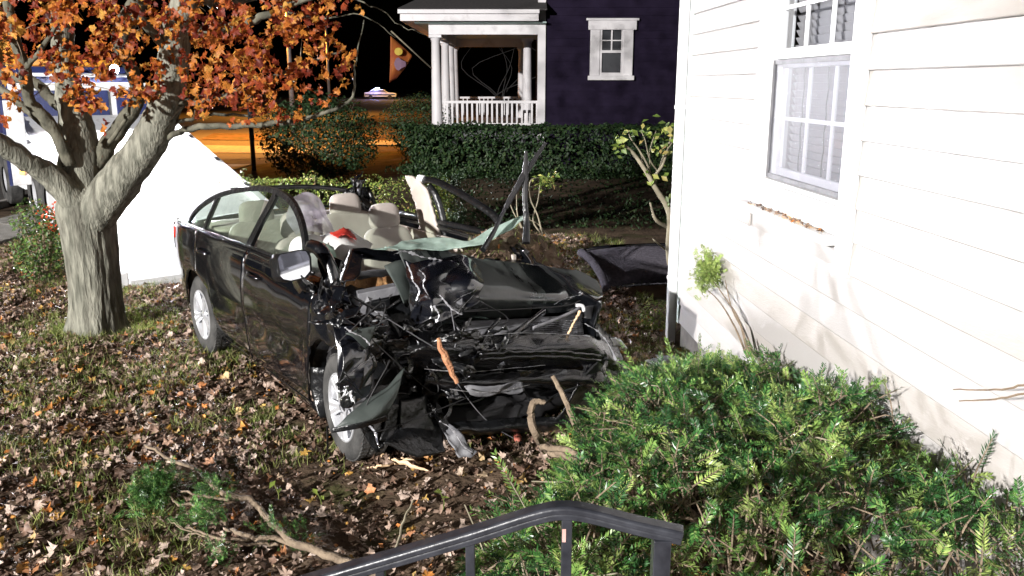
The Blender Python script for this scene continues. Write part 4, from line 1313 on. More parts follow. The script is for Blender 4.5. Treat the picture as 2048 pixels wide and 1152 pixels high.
def rail_sweep(name, P, w, h, dz, m, rnd=0):
    V, F = [], []
    prof = [(-w, -h), (w, -h), (w, h * .4), (w * .75, h), (-w * .75, h), (-w, h * .4)]
    k = len(prof)
    for i, p in enumerate(P):
        t = P[min(i + 1, len(P) - 1)] - P[max(i - 1, 0)]
        t /= np.linalg.norm(t)
        s = np.cross(t, (0, 0, 1))
        s /= np.linalg.norm(s)
        u = np.cross(s, t)
        for a, b in prof:
            V.append(p + s * a + u * (b + dz))
    for i in range(len(P) - 1):
        for j in range(k):
            F.append([i * k + j, i * k + (j + 1) % k, (i + 1) * k + (j + 1) % k, (i + 1) * k + j])
    F += [list(range(k))[::-1], [(len(P) - 1) * k + j for j in range(k)]]
    return mesh(name, V, F, m, hr, True, 25, 0, .002)


rail_sweep('top_rail', HP, .020, .008, 0, 'black_iron')
rail_sweep('under_rail', HP, .013, .0085, -.0165, 'black_iron')


def hpz(px):
    q = at(px, 1100, 1.62) - hb
    i = int(np.argmin(np.abs(HP[:, 0] - q[0])))
    return HP[i]


for px, wd in ((-140, .018), (200, .010), (390, .010), (570, .010), (750, .010), (940, .010), (1131, .011), (1325, .018)):
    p = hpz(px)
    b_ = MB().box((p[0] - wd, p[1] - wd, -1.2), (p[0] + wd, p[1] + wd, p[2] - .022)).build('baluster' if 0 < px < 1300 else 'end_post', 'black_iron', hr, bevel=.002)
    if px == 1131:
        MB().box((p[0] - wd + .001, p[1] - wd - .0012, p[2] - .075), (p[0] - wd * .2, p[1] - wd + .001, p[2] - .045)).build('rust_patch', 'rust_iron', b_)

# ================================================================== MAPLE TREE
tree = thing('maple_tree', 'maple tree with a forked grey trunk and orange autumn leaves', 'tree', (-3.78, 7.5, 0))
tb = np.array(tree.location)
KX = 7.75 / 1700


def limb(name, pts, m='limb_bark', n=14, wob=.006, par=None):
    """pts: px, py, radius px, Y"""
    P = np.array([np.append(at(x, y, Y) - tb, r * KX * .84) for x, y, r, Y in pts])
    Q = smoothline(P, 6)
    if len(Q) > 4:
        Q[2:-1, :3] += rng.normal(size=Q[2:-1, :3].shape) * wob
    o = MB().tube(Q[:, :3], np.maximum(Q[:, 3], .0015), n).build(name, m, par or tree, True)
    if n > 15:
        for v in o.data.vertices:
            c = v.co
            k = .016 * mn.noise(c * 7) + .010 * mn.noise(c * 17)
            v.co = c + v.normal * k
    return o


TP = [(192, 706, 78, 7.5), (192, 672, 62, 7.5), (193, 640, 54, 7.5), (190, 590, 51, 7.5), (184, 520, 51, 7.5), (176, 460, 53, 7.5), (170, 415, 54, 7.5), (166, 385, 42, 7.5), (164, 365, 22, 7.52)]
Q = smoothline(np.array([np.append(at(x, y, Y) - tb, r * KX) for x, y, r, Y in TP]) * (1, 1, 1, .95), 16)
V, n = [], 130
for i, q in enumerate(Q):
    for j in range(n):
        a = 2 * math.pi * j / n
        z = q[2]
        rr = q[3] * (1 + .05 * mn.noise((math.cos(a) * 2.6, math.sin(a) * 2.6, z * .9)) + .025 * mn.noise((math.cos(a) * 9, math.sin(a) * 9, z * 1.6)))
        rg = mn.noise((math.cos(a) * 7 + .4 * mn.noise((a, z * 3, 1)), math.sin(a) * 7, z * 1.5 + 3))
        rr += .006 * (1 - 2 * min(1, abs(rg) * 3)) * .6 + .006 * mn.noise((math.cos(a) * 22, math.sin(a) * 22, z * 7))
        if z < .3:
            rr *= 1 + (.3 - z) * .7 * max(0, math.sin(a * 5 + 1))
        V.append((q[0] + rr * math.cos(a), q[1] + rr * math.sin(a), z))
F = [[i * n + j, i * n + (j + 1) % n, (i + 1) * n + (j + 1) % n, (i + 1) * n + j] for i in range(len(Q) - 1) for j in range(n)]
mesh('trunk', V, F, 'bark', tree, True)
LIMBS = [
    [(180, 445, 46, 7.46), (232, 372, 46, 7.4), (285, 305, 38, 7.35), (320, 240, 36, 7.3), (338, 185, 33, 7.25), (348, 120, 31, 7.2), (356, 50, 30, 7.15), (385, -30, 27, 7.1), (420, -140, 22, 7.0)],
    [(166, 430, 52, 7.52), (160, 330, 47, 7.58), (158, 280, 42, 7.62), (146, 220, 34, 7.65), (130, 150, 26, 7.7), (126, 80, 24, 7.75), (122, 0, 22, 7.8), (115, -120, 20, 7.9)],
    [(165, 415, 34, 7.42), (105, 355, 27, 7.3), (55, 322, 22, 7.15), (0, 286, 20, 7.0), (-90, 235, 17, 6.8), (-220, 150, 12, 6.5)],
    [(140, 330, 16, 7.4), (118, 280, 14, 7.35), (88, 235, 14, 7.3), (58, 200, 13, 7.25), (50, 140, 12, 7.2), (28, 70, 10, 7.15), (12, -10, 9, 7.1)],
    [(185, 345, 26, 7.6), (215, 290, 20, 7.65), (245, 250, 18, 7.7), (275, 195, 16, 7.75), (262, 140, 15, 7.8), (240, 80, 20, 7.85), (262, 30, 22, 7.9), (300, -40, 18, 8.0)],
    [(320, 200, 8, 7.25), (395, 205, 7, 7.2), (450, 192, 6, 7.15), (520, 165, 4.5, 7.1), (600, 132, 3, 7.05), (680, 105, 2, 7)],
    [(335, 278, 6, 7.3), (360, 262, 7, 7.2), (400, 254, 7, 7.1), (490, 251, 6, 7.0), (580, 243, 5, 6.9), (650, 226, 4.2, 6.85), (703, 195, 3, 6.8), (712, 120, 1.6, 6.8), (728, 40, 1.2, 6.8)],
    [(375, 70, 12, 7.2), (430, 58, 11, 7.1), (490, 48, 9, 7.0), (560, 20, 7, 6.9), (650, -20, 5, 6.8), (740, -60, 3, 6.7)],
    [(340, 245, 5, 7.3), (380, 240, 4, 7.3), (440, 228, 3.5, 7.4), (520, 232, 2.5, 7.5)],
    [(100, 260, 8, 7.35), (60, 225, 9, 7.5), (20, 190, 9, 7.6), (-40, 150, 8, 7.7)],
    [(148, 220, 14, 7.6), (110, 205, 13, 7.7), (70, 165, 12, 7.8), (0, 150, 10, 7.9)],
    [(385, -20, 14, 7.1), (440, 10, 10, 7.4), (520, -10, 8, 7.6)],
    [(560, 20, 3, 6.9), (640, 40, 2, 6.9), (720, 30, 1.2, 6.9), (790, 75, .8, 7)], [(650, -20, 2.4, 6.8), (740, 10, 1.4, 6.8), (800, 50, .9, 6.8), (850, 70, .6, 6.8)],
    [(352, 110, 12, 7.2), (300, 60, 9, 7.0), (270, 10, 7, 6.9)], [(48, 140, 7, 7.2), (90, 90, 5, 7.0), (120, 40, 4, 6.9)], [(215, 290, 6, 7.6), (250, 240, 4, 7.4), (262, 200, 3, 7.3)]]
for pts in LIMBS:
    limb('limb', pts, 'bark' if pts[0][2] > 30 else 'limb_bark', 22 if pts[0][2] > 15 else 8, .003 if pts[0][2] > 15 else .005)
tw = MB()
for i in range(110):
    L_ = LIMBS[rng.integers(0, 8)]
    k = rng.integers(1, len(L_))
    x, y, r, Y = L_[k]
    if y > 215 or x > 600:
        continue
    d = rng.normal(size=2) * (90, 55) + (10, -10)
    P = [at(x, y, Y) - tb, at(x + d[0] * .5, y + d[1] * .5 - 8, Y + .1 * rng.normal()) - tb, at(x + d[0], y + d[1] + 6, Y + .3 * rng.normal()) - tb]
    tw.tube(smoothline(P, 4), np.linspace(.004, .0012, 9), 5)
stuff(tw.build('twigs', 'twig_bark', tree, True))
# crown: clusters px, py, rx, ry, count, Y, dY
CL = [(60, 20, 90, 60, 230, 7.2, .6), (190, 20, 90, 50, 190, 7.0, .6), (30, 110, 55, 60, 110, 7.1, .4), (15, 200, 26, 50, 40, 7.0, .3), (150, 120, 70, 45, 120, 7.1, .35), (180, 190, 55, 32, 110, 6.95, .25), (215, 100, 60, 60, 130, 7.1, .5),
      (300, 70, 60, 70, 130, 7.0, .5), (300, 160, 40, 45, 60, 6.95, .3), (265, 195, 30, 24, 22, 7.0, .2), (410, 40, 90, 50, 250, 7.0, .6), (430, 120, 80, 60, 230, 7.0, .6), (420, 190, 70, 28, 80, 7.0, .4), (530, 60, 80, 50, 230, 6.9, .6), (540, 140, 70, 45, 170, 6.9, .5), (620, 60, 60, 50, 120, 6.8, .5),
      (650, 120, 50, 40, 60, 6.8, .4), (500, 200, 60, 30, 75, 6.9, .35), (560, 225, 50, 20, 34, 6.9, .3), (480, 240, 30, 18, 20, 6.95, .25), (690, 130, 22, 40, 24, 6.8, .2), (630, 190, 50, 24, 20, 6.85, .2), (400, 215, 30, 20, 20, 7.1, .2), (600, -10, 110, 30, 130, 6.8, .6), (215, 255, 8, 16, 4, 7.2, .1),
      (700, 10, 40, 30, 14, 6.8, .3), (250, -40, 300, 40, 320, 7.2, .9)]
PL = []
for (x, y, rx, ry, n, Y, dY) in CL:
    q = 0
    while q < n:
        u = rng.uniform(-1, 1, 2)
        if u @ u > 1:
            continue
        if mn.noise(((x + u[0] * rx) * .022, (y + u[1] * ry) * .022, 5.3)) < -.30:
            q += 1
            continue
        if min(math.hypot(x + u[0] * rx - 172, y + u[1] * ry - 140), math.hypot(x + u[0] * rx - 240, y + u[1] * ry - 139)) < 15:
            q += 1
            continue
        PL.append(at(x + u[0] * rx, y + u[1] * ry, Y + dY * rng.normal()) - tb)
        q += 1
PL = np.array(PL)
# the crown above the picture
n = 2400
u = rng.normal(size=(n, 3))
u /= np.linalg.norm(u, axis=1)[:, None]
u *= (rng.random(n) ** .4)[:, None]
UPC = u * (3.7, 3.3, 2.0) + (-.1, 0, 5.1)
UPC = UPC[UPC[:, 2] > 3.15]
S = rng.uniform(.048, .112, len(PL))
M = rotmats(len(PL), (-.45, -.75, .35), .55, rng)
# stalk up: leaves hang, so the tip axis points down
M[:, :, 1] = M[:, :, 1] * np.where(M[:, 2, 1] > 0, -1, 1)[:, None]
M[:, :, 0] = np.cross(M[:, :, 1], M[:, :, 2])
dist = np.linalg.norm(PL + tb - CP, axis=1)
ok = [(PL[i] + tb) for i in range(len(PL))]
order = np.argsort(dist - S * 12)[:300]
mask = np.ones(len(PL), bool)
mask[order] = False
pm = []
for j in range(4):
    V, F = PROTOS[j]
    me = bpy.data.meshes.new('leaf')
    me.from_pydata([tuple(v) for v in V], [], [tuple(map(int, f)) for f in F])
    me.materials.append(MATS['maple_leaf'])
    me.polygons.foreach_set('use_smooth', [True] * len(me.polygons))
    pm.append(me)
for i in order:
    o = link('leaf', pm[i % 4], tree)
    o.matrix_local = Matrix.Translation(Vector(PL[i])) @ (Matrix([list(r) for r in M[i]]).to_4x4()) @ Matrix.Scale(float(S[i]), 4)
stuff(leaf_mass('foliage', np.concatenate([PL[mask], UPC]), np.concatenate([S[mask], rng.uniform(.08, .12, len(UPC))]), np.concatenate([M[mask], rotmats(len(UPC), (-.3, -.5, .6), .6, rng)]), 'maple_leaf', tree, PROTOS + LITTER))

# ================================================================== YEW
WALLX = lambda y: 1.44 + .055 * (7.07 - y)


def yew_top(x, y):
    """height of the yew canopy"""
    xl = np.interp(y, [1.9, 2.6, 3.4, 4.2, 4.8, 5.4, 5.9, 6.3], [-.50, -.30, .02, .24, .46, .78, 1.08, 1.32])
    hm = np.interp(y, [1.9, 2.5, 3.2, 4.2, 5.2, 6.3], [.80, .98, .96, .76, .48, .22])
    e = np.clip((x - xl) / .55, 0, 1)
    h = hm * np.clip(1 - (1 - e) ** 2, 0, 1) ** .7
    h *= np.clip((6.4 - y) / .4, 0, 1) ** .5
    return max(.05, h + .16 * mn.noise((x * 2.3, y * 2.3, 4)) + .08 * mn.noise((x * 6, y * 6, 9))) if h > .02 else 0


def shoots(base, D, Ls, r, per=24, nl=.032, nw=.0064, flat=.22):
    """needle shoots: two combed rows along each twig; returns V, T and twig MB"""
    n = len(base)
    up = np.array([0, 0, 1.]) + r.normal(size=(n, 3)) * .5
    s = np.cross(D, up)
    s /= np.linalg.norm(s, axis=1)[:, None]
    nn = np.cross(s, D)
    t = np.linspace(.08, 1, per)[None] + r.normal(size=(n, per)) * .01
    side = np.where(np.arange(per) % 2, 1, -1)[None] * np.ones((n, 1))
    P = base[:, None] + D[:, None] * (t * Ls[:, None])[:, :, None]
    ang = R(58) - R(22) * t
    dirn = D[:, None] * np.cos(ang)[:, :, None] + s[:, None] * (side * np.sin(ang))[:, :, None] + nn[:, None] * (flat + .25 * r.normal(size=(n, per)))[:, :, None]
    dirn /= np.linalg.norm(dirn, axis=2)[:, :, None]
    ln = nl * (1 - .35 * np.abs(t - .45) / .55) * r.uniform(.8, 1.15, (n, per))
    wv = np.cross(dirn, nn[:, None] + .2 * r.normal(size=(n, per, 3)))
    wv /= np.linalg.norm(wv, axis=2)[:, :, None]
    V = np.empty((n, per, 4, 3))
    V[:, :, 0] = P
    V[:, :, 1] = P + dirn * (ln * .45)[:, :, None] + wv * nw * .5
    V[:, :, 2] = P + dirn * ln[:, :, None] - nn[:, None] * .003
    V[:, :, 3] = P + dirn * (ln * .45)[:, :, None] - wv * nw * .5
    k = n * per
    b = (np.arange(k) * 4)[:, None]
    return V.reshape(-1, 3), b + np.array([[0, 1, 2, 3]])


def make_yew(name, label, n, region, seed, org):
    r = np.random.default_rng(seed)
    root = thing(name, label, 'shrub', org)
    B, D, Ls = [], [], []
    while len(B) < n:
        x, y = r.uniform(region[0], region[1]), r.uniform(region[2], region[3])
        if x > WALLX(y) - .05:
            continue
        h = yew_top(x, y)
        if h < .06:
            continue
        e = .04
        nx_ = -(yew_top(x + e, y) - yew_top(x - e, y)) / (2 * e)
        ny_ = -(yew_top(x, y + e) - yew_top(x, y - e)) / (2 * e)
        nv = np.array([np.clip(nx_, -1.5, 1.5), np.clip(ny_, -1.5, 1.5), 1.0])
        nv /= np.linalg.norm(nv)
        dep = abs(r.normal()) * .13
        if mn.noise((x * 3.3, y * 3.3, 1.7)) < -.46 and r.random() < .85:
            continue
        z = max(.03, h - dep - .06)
        d = nv * .55 + r.normal(size=3) * .55 + (-.12, -.15, 0)
        d[2] *= .7
        d /= np.linalg.norm(d)
        B.append((x, y, z))
        D.append(d)
        Ls.append(r.uniform(.06, .14))
    B, D, Ls = np.array(B) - org, np.array(D), np.array(Ls)
    pn = np.array([mn.noise(Vector((p[0] * 5, p[1] * 5, p[2] * 5))) for p in B]) + .35 * r.normal(size=len(B))
    for nm, m_, lo, hi in (('foliage', 'yew_dark', -9, -.22), ('foliage', 'yew', -.22, .22), ('foliage', 'yew_mid', .22, .46), ('new_growth', 'yew_light', .46, 9)):
        w_ = (pn >= lo) & (pn < hi)
        V, T = shoots(B[w_], D[w_], Ls[w_], r)
        stuff(mesh(nm, V, T, m_, root, False))
    # long leading shoots breaking the outline
    k = r.integers(0, len(B), 150)
    d = np.stack([r.normal(size=150) * .7 - .35, r.normal(size=150) * .6 - .2, r.uniform(.15, .8, 150)], 1)
    d /= np.linalg.norm(d, axis=1)[:, None]
    V, T = shoots(B[k], d, r.uniform(.16, .30, 150), r, 44)
    stuff(mesh('new_growth', V, T, 'yew_mid', root, False))
    sw_ = MB()
    for i, q in enumerate(k):
        sw_.tube([B[q] - d[i] * .1, B[q] + d[i] * .16], [.003, .0015], 4, False)
    for i in range(60):
        p = B[r.integers(0, len(B))]
        e = p + r.normal(size=3) * (.12, .12, .03) + (0, 0, .06)
        sw_.tube(smoothline([p - (0, 0, .12), (p + e) / 2 + r.normal(size=3) * .02, e], 3), .0028, 4, False)
    stuff(sw_.build('bare_twigs', 'grey_twig', root))
    tw = MB()
    for i in range(0, n, 3):
        p = B[i]
        q = p - D[i] * .12 - (0, 0, .08)
        tw.tube([q, p, p + D[i] * Ls[i] * .9], [.0035, .0028, .0014], 4, False)
    stuff(tw.build('twigs', 'twig_bark', root))
    for i in range(16):
        p = B[r.integers(0, n)]
        q = np.array([p[0] * .4 + .3, p[1] + r.normal() * .3, -.0])
        P = smoothline([q, (p + q) / 2 + r.normal(size=3) * .08, p], 4)
        MB().tube(P, np.linspace(.016, .005, len(P)), 6).build('branch', 'twig_bark', root, True)
    return root


yew = make_yew('yew_shrub', 'large spreading green yew growing along the white house wall', 5600, (-.6, 1.75, 1.95, 6.4), 5, np.array([.9, 3.6, 0.]))
yr = np.array(yew.location)
for pts in ([(1085, 895), (1130, 900), (1180, 925), (1215, 975), (1245, 1020)], [(1100, 905), (1150, 925), (1190, 965), (1225, 1010)], [(1150, 970), (1180, 985), (1210, 1020), (1250, 1050)], [(1160, 985), (1165, 1010), (1200, 1040)], [(1095, 890), (1140, 915), (1200, 940), (1240, 990), (1262, 1030)]):
    P = smoothline([at(x, y, 3.35 - .16 * i) - yr for i, (x, y) in enumerate(pts)], 6)
    MB().tube(P + rng.normal(size=P.shape) * .003, np.linspace(.014, .008, len(P)), 7).build('branch', 'twig_bark', yew, True)
for pts in ([(1245, 1050), (1330, 1035), (1420, 1040)], [(1270, 1075), (1350, 1058), (1410, 1062)], [(1265, 800), (1340, 770), (1420, 760)]):
    P = smoothline([at(x, y, (2.75 if y > 900 else 5.0)) - yr for x, y in pts], 5)
    MB().tube(P, np.linspace(.010, .006, len(P)), 6).build('branch', 'twig_bark', yew, True)
# sprig growing up against the siding
sp = thing('tall_sprig', 'tall thin bare-stemmed sprig with a green tuft against the siding', 'shrub', tuple(at(1490, 715, 5.3)))
s0_ = np.array(sp.location)
pl_ = lambda x, y, o=.10: np.array(WM @ Vector((*wall_so(x, y, o),))) - s0_


def wall_so(x, y, o):
    d = Vector(ray(x, y))
    n = WO
    t = ((W0 + n * o - Vector(CP)).dot(n)) / d.dot(n)
    p = Vector(CP) + d * t
    v = p - W0
    return v.dot(WD), o, p.z


for pts in ([(1495, 715), (1470, 655), (1440, 605), (1410, 575)], [(1497, 715), (1478, 640), (1450, 595), (1425, 560)], [(1500, 712), (1485, 660), (1465, 620), (1450, 560)], [(1503, 712), (1496, 675)]):
    P = smoothline([pl_(*q) for q in pts], 5)
    MB().tube(P, np.linspace(.008, .003, len(P)), 6).build('stem', 'twig_bark', sp, True)
c = pl_(1416, 545)
r = np.random.default_rng(77)
n = 480
B = c + r.normal(size=(n, 3)) * (.035, .075, .055) + .05 * np.sin(np.arange(n) * 2.1)[:, None] * (.3, 1, .8)
D = r.normal(size=(n, 3)) + (-.2, -.3, .5)
D /= np.linalg.norm(D, axis=1)[:, None]
V, T = shoots(B, D, r.uniform(.03, .06, n), r, 14, .020, .006)
stuff(mesh('foliage', V, T, 'yew_light', sp))
for pts, l_ in (([(2060, 768), (1990, 780), (1906, 779)], 'upper bare twig poking in from the right edge before the siding'), ([(2060, 785), (1990, 798), (1918, 802)], 'lower bare twig poking in from the right edge before the siding')):
    stick('bare_twig', [at(x, y, 2.35) for x, y in pts], [.004, .003, .002], 'twig_bark', l_, 'twig', .001, 5)

# ================================================================== broken yew branch on the lawn
yb = thing('broken_branch', 'broken yew branch with a dark green tuft lying on the leafy lawn', 'branch', tuple(gr(500, 1020)))
y0_ = np.array(yb.location)
BR = [([(760, 1150), (680, 1120), (590, 1085), (530, 1030), (500, 1000), (440, 985), (395, 945), (330, 915), (290, 890)], .022), ([(640, 1105), (560, 1080), (490, 1072), (450, 1050), (420, 1020), (360, 1005), (335, 990)], .014), ([(520, 1075), (470, 1080), (400, 1065), (340, 1040)], .010), ([(500, 1000), (430, 995), (370, 985), (345, 970)], .010), ([(690, 1118), (650, 1100), (590, 1085), (570, 1070)], .010),
      ([(420, 1080), (370, 1060), (335, 1035)], .006), ([(395, 945), (340, 945), (300, 930)], .007), ([(460, 1100), (420, 1080), (390, 1075)], .006), ([(720, 1125), (660, 1105), (620, 1095)], .008), ([(560, 1090), (500, 1088), (440, 1092), (400, 1085)], .008)]
for pts, r0 in BR:
    P = smoothline([gr(x, y, .05 + .03 * ((i * 7) % 3)) - y0_ for i, (x, y) in enumerate(pts)], 6)
    P[1:-1] += rng.normal(size=P[1:-1].shape) * .005
    MB().tube(P, np.linspace(r0, r0 * .35, len(P)), 7).build('stem', 'twig_bark', yb, True)
r = np.random.default_rng(88)
Bs, Ds = [], []
for (x, y, n, sx, sy) in ((305, 985, 330, .09, .13), (335, 960, 60, .08, .05), (420, 970, 60, .10, .05), (400, 1040, 80, .12, .05), (440, 1110, 30, .05, .04), (545, 1062, 40, .1, .05), (425, 1010, 40, .06, .1), (610, 1075, 16, .06, .04)):
    c = gr(x, y, .09) - y0_
    Bs.append(c + r.normal(size=(n, 3)) * (sx * .5, sy * .55, .035))
    d = r.normal(size=(n, 3)) + (-.5, .1, .6)
    Ds.append(d)
Bs, Ds = np.concatenate(Bs), np.concatenate(Ds)
Bs[:, 2] = np.maximum(Bs[:, 2], .01)
Ds /= np.linalg.norm(Ds, axis=1)[:, None]
V, T = shoots(Bs, Ds, r.uniform(.04, .09, len(Bs)), r, 20, .022, .0036)
stuff(mesh('foliage', V, T, 'yew', yb))

# ================================================================== LEAF LITTER AND GRASS
def lawn_ok(P):
    x, y = P[:, 0], P[:, 1]
    k = (x > -7.1) & (x < WALLX(y) - .05)
    # bare soil patch in front of the car
    return k


N = 44000
P = np.stack([rng.uniform(-7.2, 2.2, N), 2.0 + 10.5 * rng.random(N) ** .95, np.zeros(N)], 1)
P = P[lawn_ok(P)]
dens = np.array([mn.noise((p[0] * .9, p[1] * .9, 2)) * .45 + mn.noise((p[0] * 2.8, p[1] * 2.8, 6)) * .3 + .72 for p in P])
bare = np.exp(-(((P[:, 0] + .55) / .75) ** 2 + ((P[:, 1] - 4.0) / .75) ** 2)) * .75
P = P[rng.random(len(P)) < np.clip(dens - bare, .08, 1)]
P[:, 2] = [ground_z(p[0], p[1]) for p in P]
P[:, 2] += .008 + rng.random(len(P)) * .032
S = rng.uniform(.042, .096, len(P))
M = rotmats(len(P), (0, 0, 1), .5, rng)
dist = np.linalg.norm(P - CP, axis=1)
# the nearest ones in the picture are objects of their own
pr = np.array([((p - CP) @ RT / ((p - CP) @ FW) * 1700 + 1024, 576 - (p - CP) @ UP / ((p - CP) @ FW) * 1700) for p in P])
vis = (pr[:, 0] > 10) & (pr[:, 0] < 960) & (pr[:, 1] > 600) & (pr[:, 1] < 1140)
score = np.where(vis, S / dist, 0)
order = np.argsort(-score)[:260]
mask = np.ones(len(P), bool)
mask[order] = False
fm = []
for V, F in LITTER:
    me = bpy.data.meshes.new('fallen_leaf')
    me.from_pydata([tuple(v) for v in V], [], [tuple(map(int, f)) for f in F])
    me.materials.append(MATS['fallen_leaf'])
    me.polygons.foreach_set('use_smooth', [True] * len(me.polygons))
    fm.append(me)
for i in order:
    o = link('fallen_leaf', fm[i % 8])
    o.matrix_world = Matrix.Translation(Vector(P[i] + (0, 0, .012))) @ (Matrix([list(q) for q in M[i]]).to_4x4()) @ Matrix.Scale(float(S[i]), 4)
    tag(o, 'dry brown fallen maple leaf lying on the lawn', 'leaf', 'dry maple leaves scattered over the lawn')
stuff(leaf_mass('leaf_litter', P[mask], S[mask], M[mask], 'fallen_leaf', None, LITTER))
# small broken leaf crumbs
N = 30000
P = np.stack([rng.uniform(-6.5, 1.6, N), 2.0 + 7.5 * rng.random(N), np.zeros(N)], 1)
P = P[lawn_ok(P)]
P[:, 2] = [ground_z(p[0], p[1]) + .006 + .01 * random.random() for p in P]
stuff(oval_mass('leaf_crumbs', P, rng.uniform(.012, .035, len(P)), rotmats(len(P), (0, 0, 1), .5, rng), 'fallen_leaf', None, .7))
# grass tufts
T_ = []
while len(T_) < 5200:
    x, y = rng.uniform(-7, 1.5), rng.uniform(2.2, 12.5)
    g = mn.noise((x * 1.3, y * 1.3, 2)) + .5 * mn.noise((x * 4, y * 4, 8))
    b = math.exp(-(((x + .55) / .9) ** 2 + ((y - 4.0) / .9) ** 2))
    if g - b * .8 + (.15 if y > 5.5 else 0) > .12 + .5 * rng.random() - .25:
        T_.append((x, y))
for i in range(170):
    a, q = rng.uniform(0, 6.28), .27 + abs(rng.normal()) * .10
    T_.append((-3.78 + q * math.cos(a), 7.5 + q * math.sin(a)))
T_ = np.array(T_)
k = 17
P = np.repeat(T_, k, 0) + rng.normal(size=(len(T_) * k, 2)) * .035
P = np.concatenate([P, np.array([[ground_z(p[0], p[1])] for p in P])], 1)
D = rng.normal(size=P.shape) * (.55, .55, .2) + (0, 0, 1)
D /= np.linalg.norm(D, axis=1)[:, None]
stuff(blade_mass('grass', P, D, rng.uniform(.0025, .0055, len(P)), rng.uniform(.03, .11, len(P)), 'grass'))
# weeds on the bare soil
for x, y, l_ in ((885, 1000, 'single curled green weed on bare soil left of the yew'), (555, 985, 'small green seedling on the bare soil before the front wheel'), (640, 1000, 'two-leaved green weed right of the broken branch')):
    b_ = gr(x, y + 25)
    P = smoothline([b_, b_ + (.01, 0, .06), b_ + (-.01, 0, .12)], 4)
    w_ = thing('weed', l_, 'weed', tuple(b_))
    MB().tube(P - b_, .0025, 5).build('stem', 'grass', w_, True)
    oval_mass('leaf', np.array([(-.02, 0, .12), (.015, .01, .08)]), np.array([.06, .045]), rotmats(2, (0, -.5, 1), .3, rng), 'shrub_green', w_)
stick('thin_stalk', [gr(790, 1105), at(805, 1050, 3.6), at(826, 1000, 3.7)], [.006, .005, .004], 'grey_twig', 'upright grey stalk on the soil left of the handrail', 'stalk', .002, 5)
# litter on the window sill
sl_ = thing('sill_litter', 'dry leaves and twigs littering the white window sill', 'leaf litter')
sl_.matrix_world = WM
n = 60
u = np.sort(rng.random(n)) ** .8
Q = np.stack([WS0 + .15 + u * 1.05, rng.uniform(.035, .08, n), np.full(n, WZ0 + .026)], 1)
stuff(leaf_mass('dry_leaves', Q, rng.uniform(.02, .045, n), rotmats(n, (0, .2, 1), .6, rng), 'fallen_leaf', sl_))
D = rng.normal(size=(90, 3)) * (1, .5, .25)
D /= np.linalg.norm(D, axis=1)[:, None]
Q = np.stack([WS0 + .15 + rng.random(90) ** .7 * 1.1, rng.uniform(.035, .082, 90), np.full(90, WZ0 + .026)], 1)
stuff(blade_mass('needles', Q, D, np.full(90, .003), rng.uniform(.02, .06, 90), 'fresh_wood', sl_))


# ================================================================== SHRUBS AND HEDGES
def bush(name, label, c, size, n, m, leaf=.04, asp=.5, stems=6, box=False, group=None, cat='shrub', seed=1, low=0.):
    r = np.random.default_rng(seed)
    root = thing(name, label, cat, c, 0, group)
    u = r.normal(size=(n * 2, 3))
    if box:
        u = r.uniform(-1, 1, size=(n * 2, 3))
        f = r.integers(0, 3, len(u))
        u[np.arange(len(u)), f] = np.sign(u[np.arange(len(u)), f]) * (1 - abs(r.normal(size=len(u))) * .12)
        u = np.sign(u) * np.abs(u) ** .9
    else:
        u /= np.linalg.norm(u, axis=1)[:, None]
        u *= (r.random(len(u)) ** .22)[:, None]
    nrm = u.copy()
    lump = np.array([mn.noise(Vector((p[0] * size[0] * 2.2, p[1] * size[1] * 2.2, p[2] * size[2] * 2.2 + seed))) for p in u])
    u = u * (1 + .22 * lump[:, None])
    P = u * np.array(size) * .5 + (0, 0, size[2] * .5 + low)
    k = (P[:, 2] > .02) & (lump > -.42)
    P, nrm = P[k][:n], nrm[k][:n]
    z = nrm + r.normal(size=nrm.shape) * .7 + (0, 0, .4)
    z /= np.linalg.norm(z, axis=1)[:, None]
    a = r.normal(size=z.shape)
    x = np.cross(a, z)
    x /= np.linalg.norm(x, axis=1)[:, None]
    M = np.stack([x, np.cross(z, x), z], 2)
    stuff(oval_mass('foliage', P, r.uniform(.6, 1.3, len(P)) * leaf, M, m, root, asp))
    for i in range(stems):
        a = r.uniform(0, 6.28)
        e = np.array((math.cos(a) * size[0] * .3, math.sin(a) * size[1] * .3, size[2] * r.uniform(.6, .95) + low))
        MB().tube(smoothline([(e[0] * .15, e[1] * .15, 0), e * (.5, .5, .5), e], 4), np.linspace(.018, .004, 9), 6).build('stem', 'twig_bark', root, True)
    return root


bush('low_hedge', 'low straggly green hedge lit behind the wrecked car', (-2.7, 13.2, 0), (3.4, 1.2, .74), 7000, 'shrub_green', .045, seed=11, stems=14, box=True, cat='hedge')
for i, (px, Y, h) in enumerate([(495, 12.6, 1.0), (530, 12.8, .85), (637, 12.9, .95), (760, 13.0, .85)]):
    p = at(px, 350, Y)
    bush('hedge_shoot', ('tall yellowish shoot at the left end of the low hedge', 'shorter leafy shoot second from the left of the low hedge', 'leafy shoot rising from the middle of the low hedge', 'leafy shoot at the right end of the low hedge')[i], (p[0], Y - .2, .0), (.35, .35, h), 260, 'shrub_green', .05, stems=3, seed=30 + i)
bush('dark_low_hedge', 'dim brown low hedge in shadow right of the lit hedge', (1.2, 13.6, 0), (4.6, 1.3, .8), 6500, 'dark_green', .06, seed=12, stems=0, box=True, cat='hedge')  # shaded end of the low hedge, its shade put into darker leaves
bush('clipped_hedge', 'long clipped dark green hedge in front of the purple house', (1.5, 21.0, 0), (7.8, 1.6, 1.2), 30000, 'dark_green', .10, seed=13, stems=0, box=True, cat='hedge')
bush('dark_shrub', 'large dark shrub standing left of the porch', (-4.35, 19.5, 0), (2.7, 2.4, 2.0), 9000, 'dark_green', .085, seed=14, stems=10)
